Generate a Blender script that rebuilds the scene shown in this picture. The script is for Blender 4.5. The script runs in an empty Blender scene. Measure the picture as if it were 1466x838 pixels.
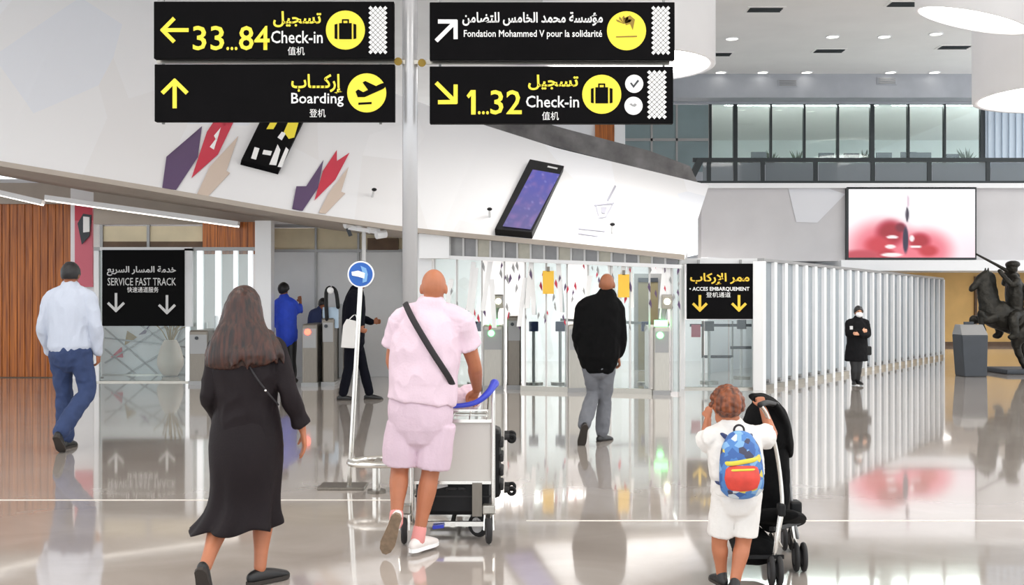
import bpy, bmesh, math, random, unicodedata
from mathutils import Vector, Matrix, noise
from mathutils.bvhtree import BVHTree

random.seed(7)
sc = bpy.context.scene
C = sc.collection
V = Vector

# ------------------------------------------------------------------ camera, world, exposure
F, HZ, HC = 1600.0, 425.0, 1.58          # focal length in px, horizon row, eye height
cam_d = bpy.data.cameras.new('camera')
cam_d.sensor_width = 36.0
cam_d.lens = F / 1466 * 36
cam_d.shift_y = (HZ - 419) / 1466
cam_d.clip_end = 300
cam = bpy.data.objects.new('camera', cam_d)
cam.location = (0, 0, HC)
cam.rotation_euler = (math.pi / 2, 0, 0)
C.objects.link(cam)
sc.camera = cam

world = bpy.data.worlds.new('daylight')
sc.world = world
world.use_nodes = True
wb = world.node_tree.nodes['Background']
wb.inputs[0].default_value = (0.93, 0.97, 1.0, 1)
wb.inputs[1].default_value = 2.1

sc.view_settings.view_transform = 'Standard'
sc.view_settings.look = 'None'
sc.view_settings.gamma = 1
sc.view_settings.use_curve_mapping = False
sc.view_settings.exposure = 0.0
DRUM = 10.0        # light given off by the round ceiling drums
ROOM = 7.0        # ceiling panels in the gate room
ROOM_L = 1.8      # ceiling panels behind the shop front and in the lounge

# ------------------------------------------------------------------ helpers
def P(px, py, Y):
    return V(((px - 733) * Y / F, Y, HC - (py - HZ) * Y / F))

def s2l(c):
    return tuple(((v / 12.92) if v <= .04045 else ((v + .055) / 1.055) ** 2.4) for v in (x / 255 for x in c))

MATS = {}
def mat(name, rgb, rough=.5, metal=0., var=0., vscale=6., bump=0., bscale=40., stretch=(1, 1, 1), emit=0., spec=None, coat=0.):
    """procedural material: colour broken by noise, fine relief by a second noise"""
    if name in MATS:
        return MATS[name]
    m = bpy.data.materials.new(name)
    m.use_nodes = True
    nt = m.node_tree
    b = nt.nodes['Principled BSDF']
    col = (*s2l(rgb), 1)
    b.inputs['Base Color'].default_value = col
    b.inputs['Roughness'].default_value = rough
    b.inputs['Metallic'].default_value = metal
    if spec is not None:
        b.inputs['Specular IOR Level'].default_value = spec
    if coat:
        b.inputs['Coat Weight'].default_value = coat
        b.inputs['Coat Roughness'].default_value = .06
    if emit:
        b.inputs['Emission Color'].default_value = col
        b.inputs['Emission Strength'].default_value = emit
    tc = nt.nodes.new('ShaderNodeTexCoord')
    mp = nt.nodes.new('ShaderNodeMapping')
    mp.inputs['Scale'].default_value = stretch
    nt.links.new(tc.outputs['Object'], mp.inputs['Vector'])
    if var:
        n = nt.nodes.new('ShaderNodeTexNoise')
        n.inputs['Scale'].default_value = vscale
        n.inputs['Detail'].default_value = 5
        nt.links.new(mp.outputs[0], n.inputs['Vector'])
        r = nt.nodes.new('ShaderNodeValToRGB')
        r.color_ramp.elements[0].position = .3
        r.color_ramp.elements[1].position = .7
        r.color_ramp.elements[0].color = (*[max(0, c * (1 - var)) for c in col[:3]], 1)
        r.color_ramp.elements[1].color = (*[min(1, c * (1 + var)) for c in col[:3]], 1)
        nt.links.new(n.outputs['Fac'], r.inputs['Fac'])
        nt.links.new(r.outputs[0], b.inputs['Base Color'])
    if bump:
        n2 = nt.nodes.new('ShaderNodeTexNoise')
        n2.inputs['Scale'].default_value = bscale
        n2.inputs['Detail'].default_value = 4
        nt.links.new(mp.outputs[0], n2.inputs['Vector'])
        bp = nt.nodes.new('ShaderNodeBump')
        bp.inputs['Strength'].default_value = bump
        bp.inputs['Distance'].default_value = .02
        nt.links.new(n2.outputs['Fac'], bp.inputs['Height'])
        nt.links.new(bp.outputs[0], b.inputs['Normal'])
    MATS[name] = m
    return m

def glass_mat(name, rgb, haze=0., gloss=.12):
    """thin pane: mostly clear, some gloss, optionally some milky frosting"""
    m = bpy.data.materials.new(name)
    m.use_nodes = True
    nt = m.node_tree
    nt.nodes.remove(nt.nodes['Principled BSDF'])
    out = nt.nodes['Material Output']
    tr = nt.nodes.new('ShaderNodeBsdfTransparent')
    tr.inputs[0].default_value = (*s2l(rgb), 1)
    gl = nt.nodes.new('ShaderNodeBsdfGlossy')
    gl.inputs['Roughness'].default_value = .03
    fr = nt.nodes.new('ShaderNodeFresnel')
    fr.inputs[0].default_value = 1.45
    mx = nt.nodes.new('ShaderNodeMixShader')
    ma = nt.nodes.new('ShaderNodeMath'); ma.operation = 'MULTIPLY'
    ma.inputs[1].default_value = gloss / .04 * .5
    ma.use_clamp = True
    nt.links.new(fr.outputs[0], ma.inputs[0])
    nt.links.new(ma.outputs[0], mx.inputs[0])
    nt.links.new(tr.outputs[0], mx.inputs[1])
    nt.links.new(gl.outputs[0], mx.inputs[2])
    last = mx
    if haze:
        df = nt.nodes.new('ShaderNodeBsdfDiffuse')
        df.inputs[0].default_value = (*s2l(rgb), 1)
        tl = nt.nodes.new('ShaderNodeBsdfTranslucent')
        tl.inputs[0].default_value = (*s2l(rgb), 1)
        m1 = nt.nodes.new('ShaderNodeMixShader'); m1.inputs[0].default_value = .5
        nt.links.new(df.outputs[0], m1.inputs[1]); nt.links.new(tl.outputs[0], m1.inputs[2])
        m2 = nt.nodes.new('ShaderNodeMixShader'); m2.inputs[0].default_value = haze
        nt.links.new(mx.outputs[0], m2.inputs[1]); nt.links.new(m1.outputs[0], m2.inputs[2])
        last = m2
    nt.links.new(last.outputs[0], out.inputs[0])
    MATS[name] = m
    return m

def attr_mat(name, emit, rough=.4):
    """colour comes from the picture stored on the mesh (screens, prints)"""
    m = bpy.data.materials.new(name)
    m.use_nodes = True
    nt = m.node_tree
    b = nt.nodes['Principled BSDF']
    a = nt.nodes.new('ShaderNodeAttribute'); a.attribute_name = 'picture'
    b.inputs['Roughness'].default_value = rough
    if emit:
        b.inputs['Base Color'].default_value = (.02, .02, .02, 1)
        nt.links.new(a.outputs['Color'], b.inputs['Emission Color'])
        b.inputs['Emission Strength'].default_value = emit
    else:
        nt.links.new(a.outputs['Color'], b.inputs['Base Color'])
    MATS[name] = m
    return m

def empty(name, loc, label=None, cat=None, group=None, kind=None, rz=0):
    o = bpy.data.objects.new(name, None)
    o.location = loc
    o.rotation_euler = (0, 0, rz)
    o.empty_display_size = .1
    C.objects.link(o)
    return tag(o, label, cat, group, kind)

def tag(o, label=None, cat=None, group=None, kind=None):
    if label: o['label'] = label
    if cat: o['category'] = cat
    if group: o['group'] = group
    if kind: o['kind'] = kind
    return o

def wloc(o):
    """world position of an unrotated parent chain"""
    p = V((0, 0, 0))
    while o is not None:
        p = p + V(o.location)
        o = o.parent
    return p

class G:
    """collects shapes in world coordinates; build() links them as ONE mesh object"""
    def __init__(s): s.v = []; s.f = []
    def add(s, vs, fs):
        n = len(s.v); s.v += [V(x) for x in vs]; s.f += [tuple(i + n for i in f) for f in fs]
        return s
    def box(s, a, b):
        x0, y0, z0 = (min(a[i], b[i]) for i in range(3)); x1, y1, z1 = (max(a[i], b[i]) for i in range(3))
        return s.add([(x0,y0,z0),(x1,y0,z0),(x1,y1,z0),(x0,y1,z0),(x0,y0,z1),(x1,y0,z1),(x1,y1,z1),(x0,y1,z1)],
                     [(0,3,2,1),(4,5,6,7),(0,1,5,4),(1,2,6,5),(2,3,7,6),(3,0,4,7)])
    def pbox(s, px0, py0, px1, py1, Y, d):
        a = P(px0, py1, Y); b = P(px1, py0, Y)
        return s.box(a, (b.x, Y + d, b.z))
    def obox(s, c, ax, ay, az):
        c, ax, ay, az = V(c), V(ax), V(ay), V(az)
        vs = [c + ax*i + ay*j + az*k for k in (-1, 1) for i, j in ((-1,-1),(1,-1),(1,1),(-1,1))]
        return s.add(vs, [(0,3,2,1),(4,5,6,7),(0,1,5,4),(1,2,6,5),(2,3,7,6),(3,0,4,7)])
    def bar(s, p, q, w, h=None):
        p, q = V(p), V(q); h = h or w; t = (q - p).normalized()
        u = t.cross(V((0, 0, 1)));  u = V((1, 0, 0)) if u.length < 1e-4 else u.normalized()
        return s.obox((p + q) / 2, (q - p) / 2, u * w / 2, t.cross(u) * h / 2)
    def tube(s, pts, rad, n=12, side=(1, 0, 0), sub=4, cap=True, closed=False):
        pts = [V(p) for p in pts]; m = len(pts)
        rad = [(r, r) if not isinstance(r, (tuple, list)) else r for r in (rad if isinstance(rad, (list, tuple)) else [rad] * m)]
        cp, cr = [], []
        if sub > 1 and m > 2 or closed:
            rng = m if closed else m - 1
            for i in range(rng):
                g = lambda k: k % m if closed else max(0, min(m - 1, k))
                p0, p1, p2, p3 = (pts[g(i + k)] for k in (-1, 0, 1, 2))
                r0, r1, r2, r3 = (rad[g(i + k)] for k in (-1, 0, 1, 2))
                for q in range(sub):
                    t = q / sub
                    cr_ = lambda a, b, c, d: .5*((2*b) + (c - a)*t + (2*a - 5*b + 4*c - d)*t*t + (3*b - a - 3*c + d)*t**3)
                    cp.append(cr_(p0, p1, p2, p3))
                    cr.append(tuple(max(min(r1[k], r2[k]) * .8, cr_(r0[k], r1[k], r2[k], r3[k])) for k in (0, 1)))
            if not closed: cp.append(pts[-1]); cr.append(rad[-1])
        else: cp, cr = pts, rad
        k = len(cp); vs = []; fs = []
        side = V(side); up = None
        for i in range(k):
            if closed: t = cp[(i + 1) % k] - cp[i - 1]
            else: t = cp[min(k - 1, i + 1)] - cp[max(0, i - 1)]
            t.normalize()
            u = side - t * side.dot(t)
            if u.length < .08: u = (up or V((0, 1, .01))); u = u - t * u.dot(t)
            u.normalize(); up = u.copy(); w = t.cross(u)
            for j in range(n):
                a = 2 * math.pi * j / n
                vs.append(cp[i] + u * cr[i][0] * math.cos(a) + w * cr[i][1] * math.sin(a))
        for i in range(k if closed else k - 1):
            for j in range(n):
                a, b = i * n + j, i * n + (j + 1) % n
                c, d = ((i + 1) % k) * n + (j + 1) % n, ((i + 1) % k) * n + j
                fs.append((a, b, c, d))
        if not closed and cap:
            for e, sgn in ((0, -1), (k - 1, 1)):
                t = (cp[e] - cp[e - sgn]).normalized() if k > 1 else V((0, 0, 1))
                r = min(cr[e]); base = e * n
                if cap == 'flat':
                    ring = list(range(base, base + n)); fs.append(tuple(ring if sgn > 0 else ring[::-1])); continue
                prev = base
                for sc_, of in ((.78, .55), (.42, .88)):
                    st = len(vs)
                    for j in range(n): vs.append(cp[e] + (vs[base + j] - cp[e]) * sc_ + t * r * of)
                    for j in range(n):
                        q = (prev + j, prev + (j + 1) % n, st + (j + 1) % n, st + j)
                        fs.append(q if sgn > 0 else q[::-1])
                    prev = st
                vs.append(cp[e] + t * r); tip = len(vs) - 1
                for j in range(n):
                    q = (prev + j, prev + (j + 1) % n, tip); fs.append(q if sgn > 0 else q[::-1])
        return s.add(vs, fs)
    def cyl(s, p, q, r, n=16): return s.tube([p, q], r if isinstance(r, list) else [r, r], n, (1, .02, .01), 1, 'flat')
    def ell(s, c, r, ax=None, n=14, m=10):
        c = V(c); X, Y, Z = ax or (V((1,0,0)), V((0,1,0)), V((0,0,1)))
        vs = []; fs = []
        for i in range(1, m):
            th = math.pi * i / m
            for j in range(n):
                a = 2 * math.pi * j / n
                vs.append(c + X * r[0] * math.sin(th) * math.cos(a) + Y * r[1] * math.sin(th) * math.sin(a) + Z * r[2] * math.cos(th))
        top = len(vs); vs.append(c + Z * r[2]); vs.append(c - Z * r[2])
        for i in range(m - 2):
            for j in range(n):
                fs.append((i*n + j, (i+1)*n + j, (i+1)*n + (j+1) % n, i*n + (j+1) % n))
        for j in range(n):
            fs.append((top, j, (j+1) % n)); fs.append((top + 1, (m-2)*n + (j+1) % n, (m-2)*n + j))
        return s.add(vs, fs)
    def torus(s, c, R, r, ax=(0,1,0), n=24, k=8):
        c = V(c); ax = V(ax).normalized(); u = ax.orthogonal().normalized(); w = ax.cross(u)
        return s.tube([c + (u*math.cos(2*math.pi*i/n) + w*math.sin(2*math.pi*i/n))*R for i in range(n)], [r]*n, k, ax, 1, closed=True)
    def prism(s, poly, off):
        """closed outline (3-D points) pushed by the vector off"""
        n = len(poly); poly = [V(p) for p in poly]; off = V(off)
        return s.add(poly + [p + off for p in poly], [tuple(range(n))[::-1], tuple(range(n, 2*n))] + [(i, (i+1) % n, n + (i+1) % n, n + i) for i in range(n)])
    def ppoly(s, pts, Y, d=.006): return s.prism([P(x, y, Y) for x, y in pts], (0, d, 0))
    def build(s, name, m, parent=None, smooth=False, bevel=0., **tags):
        o0 = wloc(parent) if parent else V((0, 0, 0))
        me = bpy.data.meshes.new(name)
        me.from_pydata([tuple(v - o0) for v in s.v], [], s.f)
        return link(name, me, m, parent, smooth, bevel, **tags)
    def solid(s, voxel, smooth=4, wrinkle=None):
        """one continuous skin over all collected shapes"""
        me = bpy.data.meshes.new('tmp'); me.from_pydata([tuple(v) for v in s.v], [], s.f)
        bm = bmesh.new(); bm.from_mesh(me); bmesh.ops.recalc_face_normals(bm, faces=bm.faces); bm.to_mesh(me); bm.free()
        o = bpy.data.objects.new('tmp', me); C.objects.link(o)
        r = o.modifiers.new('r', 'REMESH'); r.mode = 'VOXEL'; r.voxel_size = voxel
        if smooth:
            k = o.modifiers.new('s', 'SMOOTH'); k.factor = .5; k.iterations = smooth
        dg = bpy.context.evaluated_depsgraph_get()
        new = bpy.data.meshes.new_from_object(o.evaluated_get(dg))
        bpy.data.objects.remove(o); bpy.data.meshes.remove(me)
        if wrinkle:
            amp, fr, st = wrinkle
            nr = [v.normal.copy() for v in new.vertices]
            for v, q in zip(new.vertices, nr):
                c = V((v.co.x * st[0], v.co.y * st[1], v.co.z * st[2])) * fr
                h = noise.noise(c) + .5 * noise.noise(c * 2.3 + V((5, 1, 2)))
                v.co += q * (amp * (1 - 2 * abs(h)) * .8)
        s.mesh = new
        return s
    def build_solid(s, name, m, parent, **tags):
        me = s.mesh; o0 = wloc(parent) if parent else V((0, 0, 0))
        for v in me.vertices: v.co -= o0
        me.name = name
        return link(name, me, m, parent, True, 0, **tags)

def link(name, me, m, parent=None, smooth=False, bevel=0., label=None, cat=None, group=None, kind=None):
    me.materials.clear()
    me.materials.append(MATS[m] if isinstance(m, str) else m)
    bm = bmesh.new(); bm.from_mesh(me); bmesh.ops.recalc_face_normals(bm, faces=bm.faces); bm.to_mesh(me); bm.free()
    if smooth: me.polygons.foreach_set('use_smooth', [True] * len(me.polygons))
    me.update()
    o = bpy.data.objects.new(name, me)
    C.objects.link(o); o.parent = parent
    if bevel:
        b = o.modifiers.new('b', 'BEVEL'); b.width = bevel; b.segments = 2; b.limit_method = 'ANGLE'
    return tag(o, label, cat, group, kind)

def copy_tree(o, parent=None):
    c = o.copy(); C.objects.link(c)
    if parent: c.parent = parent
    for ch in [x for x in bpy.data.objects if x.parent == o]: copy_tree(ch, c)
    return c

# --- lettering: Arabic letters are joined by hand (presentation forms, laid out right to left)
AF = {}
for cp in range(0xFE80, 0xFEFD):
    d = unicodedata.decomposition(chr(cp)).split()
    if d and d[0][0] == '<':
        AF.setdefault(''.join(chr(int(x, 16)) for x in d[1:]), {})[d[0][1:-1]] = chr(cp)
AF['\u0640'] = dict.fromkeys(('initial', 'medial', 'final', 'isolated'), '\u0640')
def arabic(t):
    tk = []; i = 0
    while i < len(t):
        k = 2 if t[i:i+2] in AF else 1
        tk.append(t[i:i+k]); i += k
    out = []
    for k, x in enumerate(tk):
        f = AF.get(x)
        if not f: out.append(x); continue
        pj = k > 0 and 'initial' in AF.get(tk[k-1], {})
        nj = k + 1 < len(tk) and 'final' in AF.get(tk[k+1], {}) and 'initial' in f
        out.append(f.get('medial' if pj and nj else 'final' if pj else 'initial' if nj else 'isolated') or f['isolated'])
    return ''.join(reversed(out))

def lettering(text, box, Y, m, parent, bold=.015, name='lettering'):
    """text as flat mesh fitted to a box given on the sign's plane"""
    c = bpy.data.curves.new('t', 'FONT'); c.body = text; c.size = 1; c.offset = bold; c.resolution_u = 2
    o = bpy.data.objects.new('t', c); C.objects.link(o)
    dg = bpy.context.evaluated_depsgraph_get()
    me = bpy.data.meshes.new_from_object(o.evaluated_get(dg))
    bpy.data.objects.remove(o)
    xs = [v.co.x for v in me.vertices]; ys = [v.co.y for v in me.vertices]
    x0, x1, y0, y1 = min(xs), max(xs), min(ys), max(ys)
    a = P(box[0], box[3], Y); b = P(box[2], box[1], Y); o0 = wloc(parent)
    for v in me.vertices:
        u = (v.co.x - x0) / (x1 - x0); w = (v.co.y - y0) / (y1 - y0)
        v.co = V((a.x + (b.x - a.x) * u, Y, a.z + (b.z - a.z) * w)) - o0
    me.name = name
    me.materials.append(MATS[m])
    ob = bpy.data.objects.new(name, me); C.objects.link(ob); ob.parent = parent
    return ob

def arrow(cx, cy, w, ang, Y, m, parent, th=.3):
    g = G()
    lay = [0]
    def st(p, q):
        lay[0] += .0012
        p, q = V(p), V(q); t = (q - p).normalized(); n_ = V((-t.y, t.x)) * th / 2
        p = p - t * th * .35; q = q + t * th * .35
        quad = [p + n_, p - n_, q - n_, q + n_]
        ca, sa = math.cos(ang), math.sin(ang)
        g.ppoly([(cx + (x * ca + y * sa) * w / 2, cy - (-x * sa + y * ca) * w / 2) for x, y in quad], Y - lay[0], .004)
    st((0, -1), (0, .8)); st((-.82, .05), (0, .86)); st((.82, .05), (0, .86))
    return g.build('arrow', m, parent)

# ------------------------------------------------------------------ materials
mat('ceiling_white', (244, 242, 240), .8, var=.03, vscale=.7)
mat('wall_white', (238, 239, 242), .55, var=.02, vscale=1.5)
mat('fascia_grey', (176, 179, 186), .6, var=.05, vscale=2)
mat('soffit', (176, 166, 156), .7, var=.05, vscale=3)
mat('led_wall', (206, 204, 206), .5, var=.04, vscale=1.2)
mat('ochre_wall', (214, 176, 112), .7, var=.12, vscale=1.2)
mat('grey_panel', (222, 223, 225), .45, var=.04, vscale=1.5)
mat('frame_grey', (150, 150, 150), .4, metal=.4)
mat('steel', (172, 168, 160), .3, metal=.85, var=.06, vscale=20, stretch=(8, 8, .4))
mat('steel_dark', (120, 114, 106), .35, metal=.8, var=.08, vscale=20, stretch=(8, 8, .4))
mat('chrome', (215, 213, 208), .18, metal=.95)
mat('white_paint', (240, 241, 243), .35)
mat('pole_grey', (196, 197, 200), .3, metal=.3)
mat('sign_black', (12, 11, 13), .6, var=.15, vscale=3, spec=.06)
mat('yellow', (252, 232, 62), .5)
mat('amber', (248, 205, 60), .5)
mat('letter_white', (248, 248, 248), .5)
mat('letter_grey', (205, 205, 205), .5)
mat('gold_dark', (150, 122, 30), .5)
mat('black_plastic', (14, 14, 16), .5, spec=.3, bump=.1, bscale=200)
mat('rubber', (38, 37, 38), .7)
mat('dark_rail', (42, 48, 50), .4, metal=.3)
mat('stone', (112, 110, 110), .7, var=.35, vscale=3.2, bump=.6, bscale=9)
mat('red_print', (202, 52, 74), .45)
mat('pink_print', (214, 104, 122), .45)
mat('purple_print', (92, 70, 106), .45)
mat('beige_print', (208, 190, 176), .5)
mat('navy', (30, 48, 98), .45)
mat('blue_handle', (52, 66, 190), .35)
mat('blue_sign', (28, 92, 178), .4)
mat('orange_sign', (246, 196, 66), .5)
mat('bronze', (38, 36, 31), .45, metal=.55, var=.4, vscale=9, bump=.5, bscale=30)
mat('slate', (52, 57, 64), .5, var=.1, vscale=4)
mat('light_white', (255, 252, 246), .5, emit=DRUM)
mat('light_room', (255, 252, 248), .5, emit=ROOM)
mat('light_fill_lounge', (255, 254, 250), .5, emit=34)
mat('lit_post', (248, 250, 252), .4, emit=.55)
mat('light_soft', (255, 252, 248), .5, emit=ROOM_L)
mat('light_down', (255, 250, 240), .5, emit=5)
mat('light_line', (255, 250, 240), .5, emit=2.4)
mat('light_green', (120, 255, 140), .4, emit=4)
mat('light_cream', (250, 255, 220), .4, emit=5)
mat('light_red', (255, 90, 70), .4, emit=4)
mat('warm_pane', (214, 200, 168), .4, var=.1, vscale=2)
mat('brown_dark', (96, 74, 56), .6, var=.2, vscale=4)
mat('olive_door', (120, 112, 84), .5, var=.1, vscale=2)
mat('plant', (44, 62, 48), .7, var=.3, vscale=10)
mat('skin_tan', (176, 110, 78), .5, var=.06, vscale=14, bump=.05)
mat('skin_brown', (150, 92, 62), .5, var=.06, vscale=14, bump=.05)
mat('skin_light', (214, 158, 126), .5, var=.06, vscale=14, bump=.05)
mat('hair_black', (22, 20, 22), .5, var=.3, vscale=60, stretch=(1, 1, .1))
mat('eye', (26, 20, 18), .2)
mat('lip', (160, 86, 76), .5)
glass_mat('glass', (236, 243, 243))
glass_mat('glass_teal', (236, 245, 244), 0, .1)
glass_mat('glass_smoke', (184, 190, 194), .4, .12)
glass_mat('glass_frost', (226, 232, 236), .35, .1)
attr_mat('picture_lit', 1.0)
attr_mat('picture_print', 0.)

def wood(name, a, b):
    m = bpy.data.materials.new(name); m.use_nodes = True; nt = m.node_tree
    bs = nt.nodes['Principled BSDF']; bs.inputs['Roughness'].default_value = .38
    tc = nt.nodes.new('ShaderNodeTexCoord'); mp = nt.nodes.new('ShaderNodeMapping')
    mp.inputs['Scale'].default_value = (14, 14, .5)
    n = nt.nodes.new('ShaderNodeTexNoise'); n.inputs['Scale'].default_value = 2.2; n.inputs['Detail'].default_value = 6
    r = nt.nodes.new('ShaderNodeValToRGB')
    r.color_ramp.elements[0].position = .32; r.color_ramp.elements[1].position = .68
    r.color_ramp.elements[0].color = (*s2l(a), 1); r.color_ramp.elements[1].color = (*s2l(b), 1)
    nt.links.new(tc.outputs['Object'], mp.inputs[0]); nt.links.new(mp.outputs[0], n.inputs[0])
    nt.links.new(n.outputs[0], r.inputs[0]); nt.links.new(r.outputs[0], bs.inputs[0])
    MATS[name] = m
wood('wood', (128, 62, 12), (196, 112, 34))

# bulkhead: white with pale leaning facets printed on it
def bulkhead_mat():
    m = bpy.data.materials.new('bulkhead'); m.use_nodes = True; nt = m.node_tree
    b = nt.nodes['Principled BSDF']; b.inputs['Roughness'].default_value = .45
    tc = nt.nodes.new('ShaderNodeTexCoord'); mp = nt.nodes.new('ShaderNodeMapping')
    mp.inputs['Rotation'].default_value = (0, math.radians(32), 0); mp.inputs['Scale'].default_value = (.9, .25, .28)
    vo = nt.nodes.new('ShaderNodeTexVoronoi'); vo.inputs['Scale'].default_value = 1.0
    r = nt.nodes.new('ShaderNodeValToRGB'); r.color_ramp.interpolation = 'CONSTANT'
    e = r.color_ramp.elements; e[0].color = (*s2l((236, 236, 238)), 1); e[0].position = 0
    e[1].color = (*s2l((240, 241, 245)), 1); e[1].position = .35
    for p_, c_ in ((.55, (230, 233, 240)), (.72, (239, 239, 241)), (.86, (233, 232, 233))):
        x = e.new(p_); x.color = (*s2l(c_), 1)
    nt.links.new(tc.outputs['Object'], mp.inputs[0]); nt.links.new(mp.outputs[0], vo.inputs['Vector'])
    sx = nt.nodes.new('ShaderNodeSeparateColor'); nt.links.new(vo.outputs['Color'], sx.inputs[0])
    nt.links.new(sx.outputs[0], r.inputs[0]); nt.links.new(r.outputs[0], b.inputs[0])
    MATS['bulkhead'] = m
bulkhead_mat()

def floor_mat():
    m = bpy.data.materials.new('polished_floor'); m.use_nodes = True; nt = m.node_tree
    b = nt.nodes['Principled BSDF']
    b.inputs['IOR'].default_value = 1.6; b.inputs['Roughness'].default_value = .07
    b.inputs['Coat Weight'].default_value = .6; b.inputs['Coat Roughness'].default_value = .04
    tc = nt.nodes.new('ShaderNodeTexCoord')
    n = nt.nodes.new('ShaderNodeTexNoise'); n.inputs['Scale'].default_value = 1.3; n.inputs['Detail'].default_value = 8
    n.inputs['Distortion'].default_value = .8
    r = nt.nodes.new('ShaderNodeValToRGB'); e = r.color_ramp.elements
    e[0].position = .3; e[1].position = .72
    e[0].color = (*s2l((172, 162, 154)), 1); e[1].color = (*s2l((190, 182, 175)), 1)
    nt.links.new(tc.outputs['Object'], n.inputs[0]); nt.links.new(n.outputs[0], r.inputs[0]); nt.links.new(r.outputs[0], b.inputs[0])
    n2 = nt.nodes.new('ShaderNodeTexNoise'); n2.inputs['Scale'].default_value = 2.5
    bp = nt.nodes.new('ShaderNodeBump'); bp.inputs['Strength'].default_value = .015; bp.inputs['Distance'].default_value = .02
    nt.links.new(tc.outputs['Object'], n2.inputs[0]); nt.links.new(n2.outputs[0], bp.inputs['Height']); nt.links.new(bp.outputs[0], b.inputs['Normal'])
    MATS['polished_floor'] = m
floor_mat()

S = dict(kind='structure')
# ------------------------------------------------------------------ the hall
G().box((-26, -9, -.2), (26, 48, 0)).build('floor', 'polished_floor', **S)
G().box((-26, 8.66, -.0), (-.9, 8.69, .002)).build('trim_1', 'light_strip' if 'light_strip' in MATS else mat('light_strip', (236, 230, 222), .3), **S)
G().box((.1, 7.86, 0), (26, 7.89, .002)).build('trim_2', 'light_strip', **S)
CZ = 8.6
ceil = G().box((-26, -3, CZ), (17.5, 48, CZ + .2)).build('ceiling', 'ceiling_white', **S)

# the long white bulkhead that leans back over the entrance
BOT = [(-420, 158, 16.8), (0, 238, 17), (230, 276, 17.7), (420, 309, 18.3), (575, 331, 18.85), (640, 338, 18.95), (800, 353, 18.4), (980, 372, 17.8)]
TOPP = [(-260, -72, 21.8), (0, -70, 21.8), (200, -10, 22), (435, 88, 22), (690, 178, 22), (800, 213, 22), (1015, 265, 22)]
def along(poly, x, k):
    for a, b in zip(poly, poly[1:]):
        if x <= b[0] or b is poly[-1]:
            t = (x - a[0]) / (b[0] - a[0]); return a[k] + (b[k] - a[k]) * t
NB, NT = 64, 16
bh = G(); rows = []
for i in range(NB + 1):
    xb = -420 + 1400 * i / NB; xt = -260 + 1275 * i / NB
    b_ = P(xb, along(BOT, xb, 1), along(BOT, xb, 2)); t_ = P(xt, along(TOPP, xt, 1), along(TOPP, xt, 2))
    for j in range(NT + 1): bh.v.append(b_.lerp(t_, j / NT))
for i in range(NB):
    for j in range(NT):
        a = i * (NT + 1) + j; bh.f.append((a, a + NT + 1, a + NT + 2, a + 1))
BVH = BVHTree.FromPolygons([tuple(v) for v in bh.v], bh.f)
n0 = len(bh.v)
bh.v += [v + V((0, .25, -.0)) for v in bh.v[:n0]]
bh.f += [tuple(i + n0 for i in f[::-1]) for f in list(bh.f)]
for i in range(NB):
    for j in (0, NT):
        a = i * (NT + 1) + j; b = a + NT + 1; bh.f.append((a, a + n0, b + n0, b))
for j in range(NT):
    for i in (0, NB):
        a = i * (NT + 1) + j; bh.f.append((a, a + 1, a + 1 + n0, a + n0))
wl = bh.build('wall_left', 'bulkhead', **S)
def BH(px, py, off=.02):
    d = (P(px, py, 1) - V((0, 0, HC))).normalized()
    h = BVH.ray_cast(V((0, 0, HC)), d)
    n_ = h[1] if h[1].y < 0 else -h[1]
    return h[0] + n_ * off
def on_bulkhead(pts, name, m, parent=None, thick=.012, off=.012, cuts=3, **tags):
    """flat print or panel that follows the bulkhead"""
    bm = bmesh.new()
    vs = [bm.verts.new((x, y, 0)) for x, y in pts]
    bm.faces.new(vs)
    bmesh.ops.triangulate(bm, faces=bm.faces)
    bmesh.ops.subdivide_edges(bm, edges=bm.edges, cuts=cuts, use_grid_fill=True)
    bm.verts.index_update()
    top = [BH(v.co.x, v.co.y, off + thick) for v in bm.verts]; bot = [BH(v.co.x, v.co.y, off) for v in bm.verts]
    fs = [tuple(v.index for v in f.verts) for f in bm.faces]; n_ = len(top)
    g = G(); g.v = top + bot; g.f = fs + [tuple(i + n_ for i in f[::-1]) for f in fs]
    for e in bm.edges:
        if e.is_boundary: a, b = (v.index for v in e.verts); g.f.append((a, b, b + n_, a + n_))
    bm.free()
    return g.build(name, m, parent, **tags)

# soffit that runs back under the bulkhead to the shop fronts
sf = G(); so = []
for i in range(NB + 1):
    xb = -420 + 1400 * i / NB
    b_ = P(xb, along(BOT, xb, 1), along(BOT, xb, 2)); so.append((b_, V((b_.x * 1.02, 21.9, b_.z))))
for i in range(NB):
    (a, b), (c, d) = so[i], so[i + 1]; up = V((0, 0, .08))
    sf.prism([a, c, d, b], up)
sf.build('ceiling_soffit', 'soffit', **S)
# line lights in the soffit
def soffit_z(x, y): return P(x, along(BOT, x, 1), along(BOT, x, 2)).z
for (x0, y0, x1, y1, lab) in ((-60, 262, 62, 290, 'short bright line light in the grey soffit above wood panelling'),
                              (66, 283, 342, 321, 'long bright line light in the grey soffit above glazed entrance')):
    a = P(x0, y0, 20.6); b = P(x1, y1, 20.6)
    t = empty('line_light', (a + b) / 2, lab, 'ceiling light')
    G().bar(a, b, .16, .09).build('housing', 'white_paint', t)
    G().bar(a + V((0, -.02, -.05)), b + V((0, -.02, -.05)), .08, .03).build('diffuser', 'light_line', t)

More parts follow.
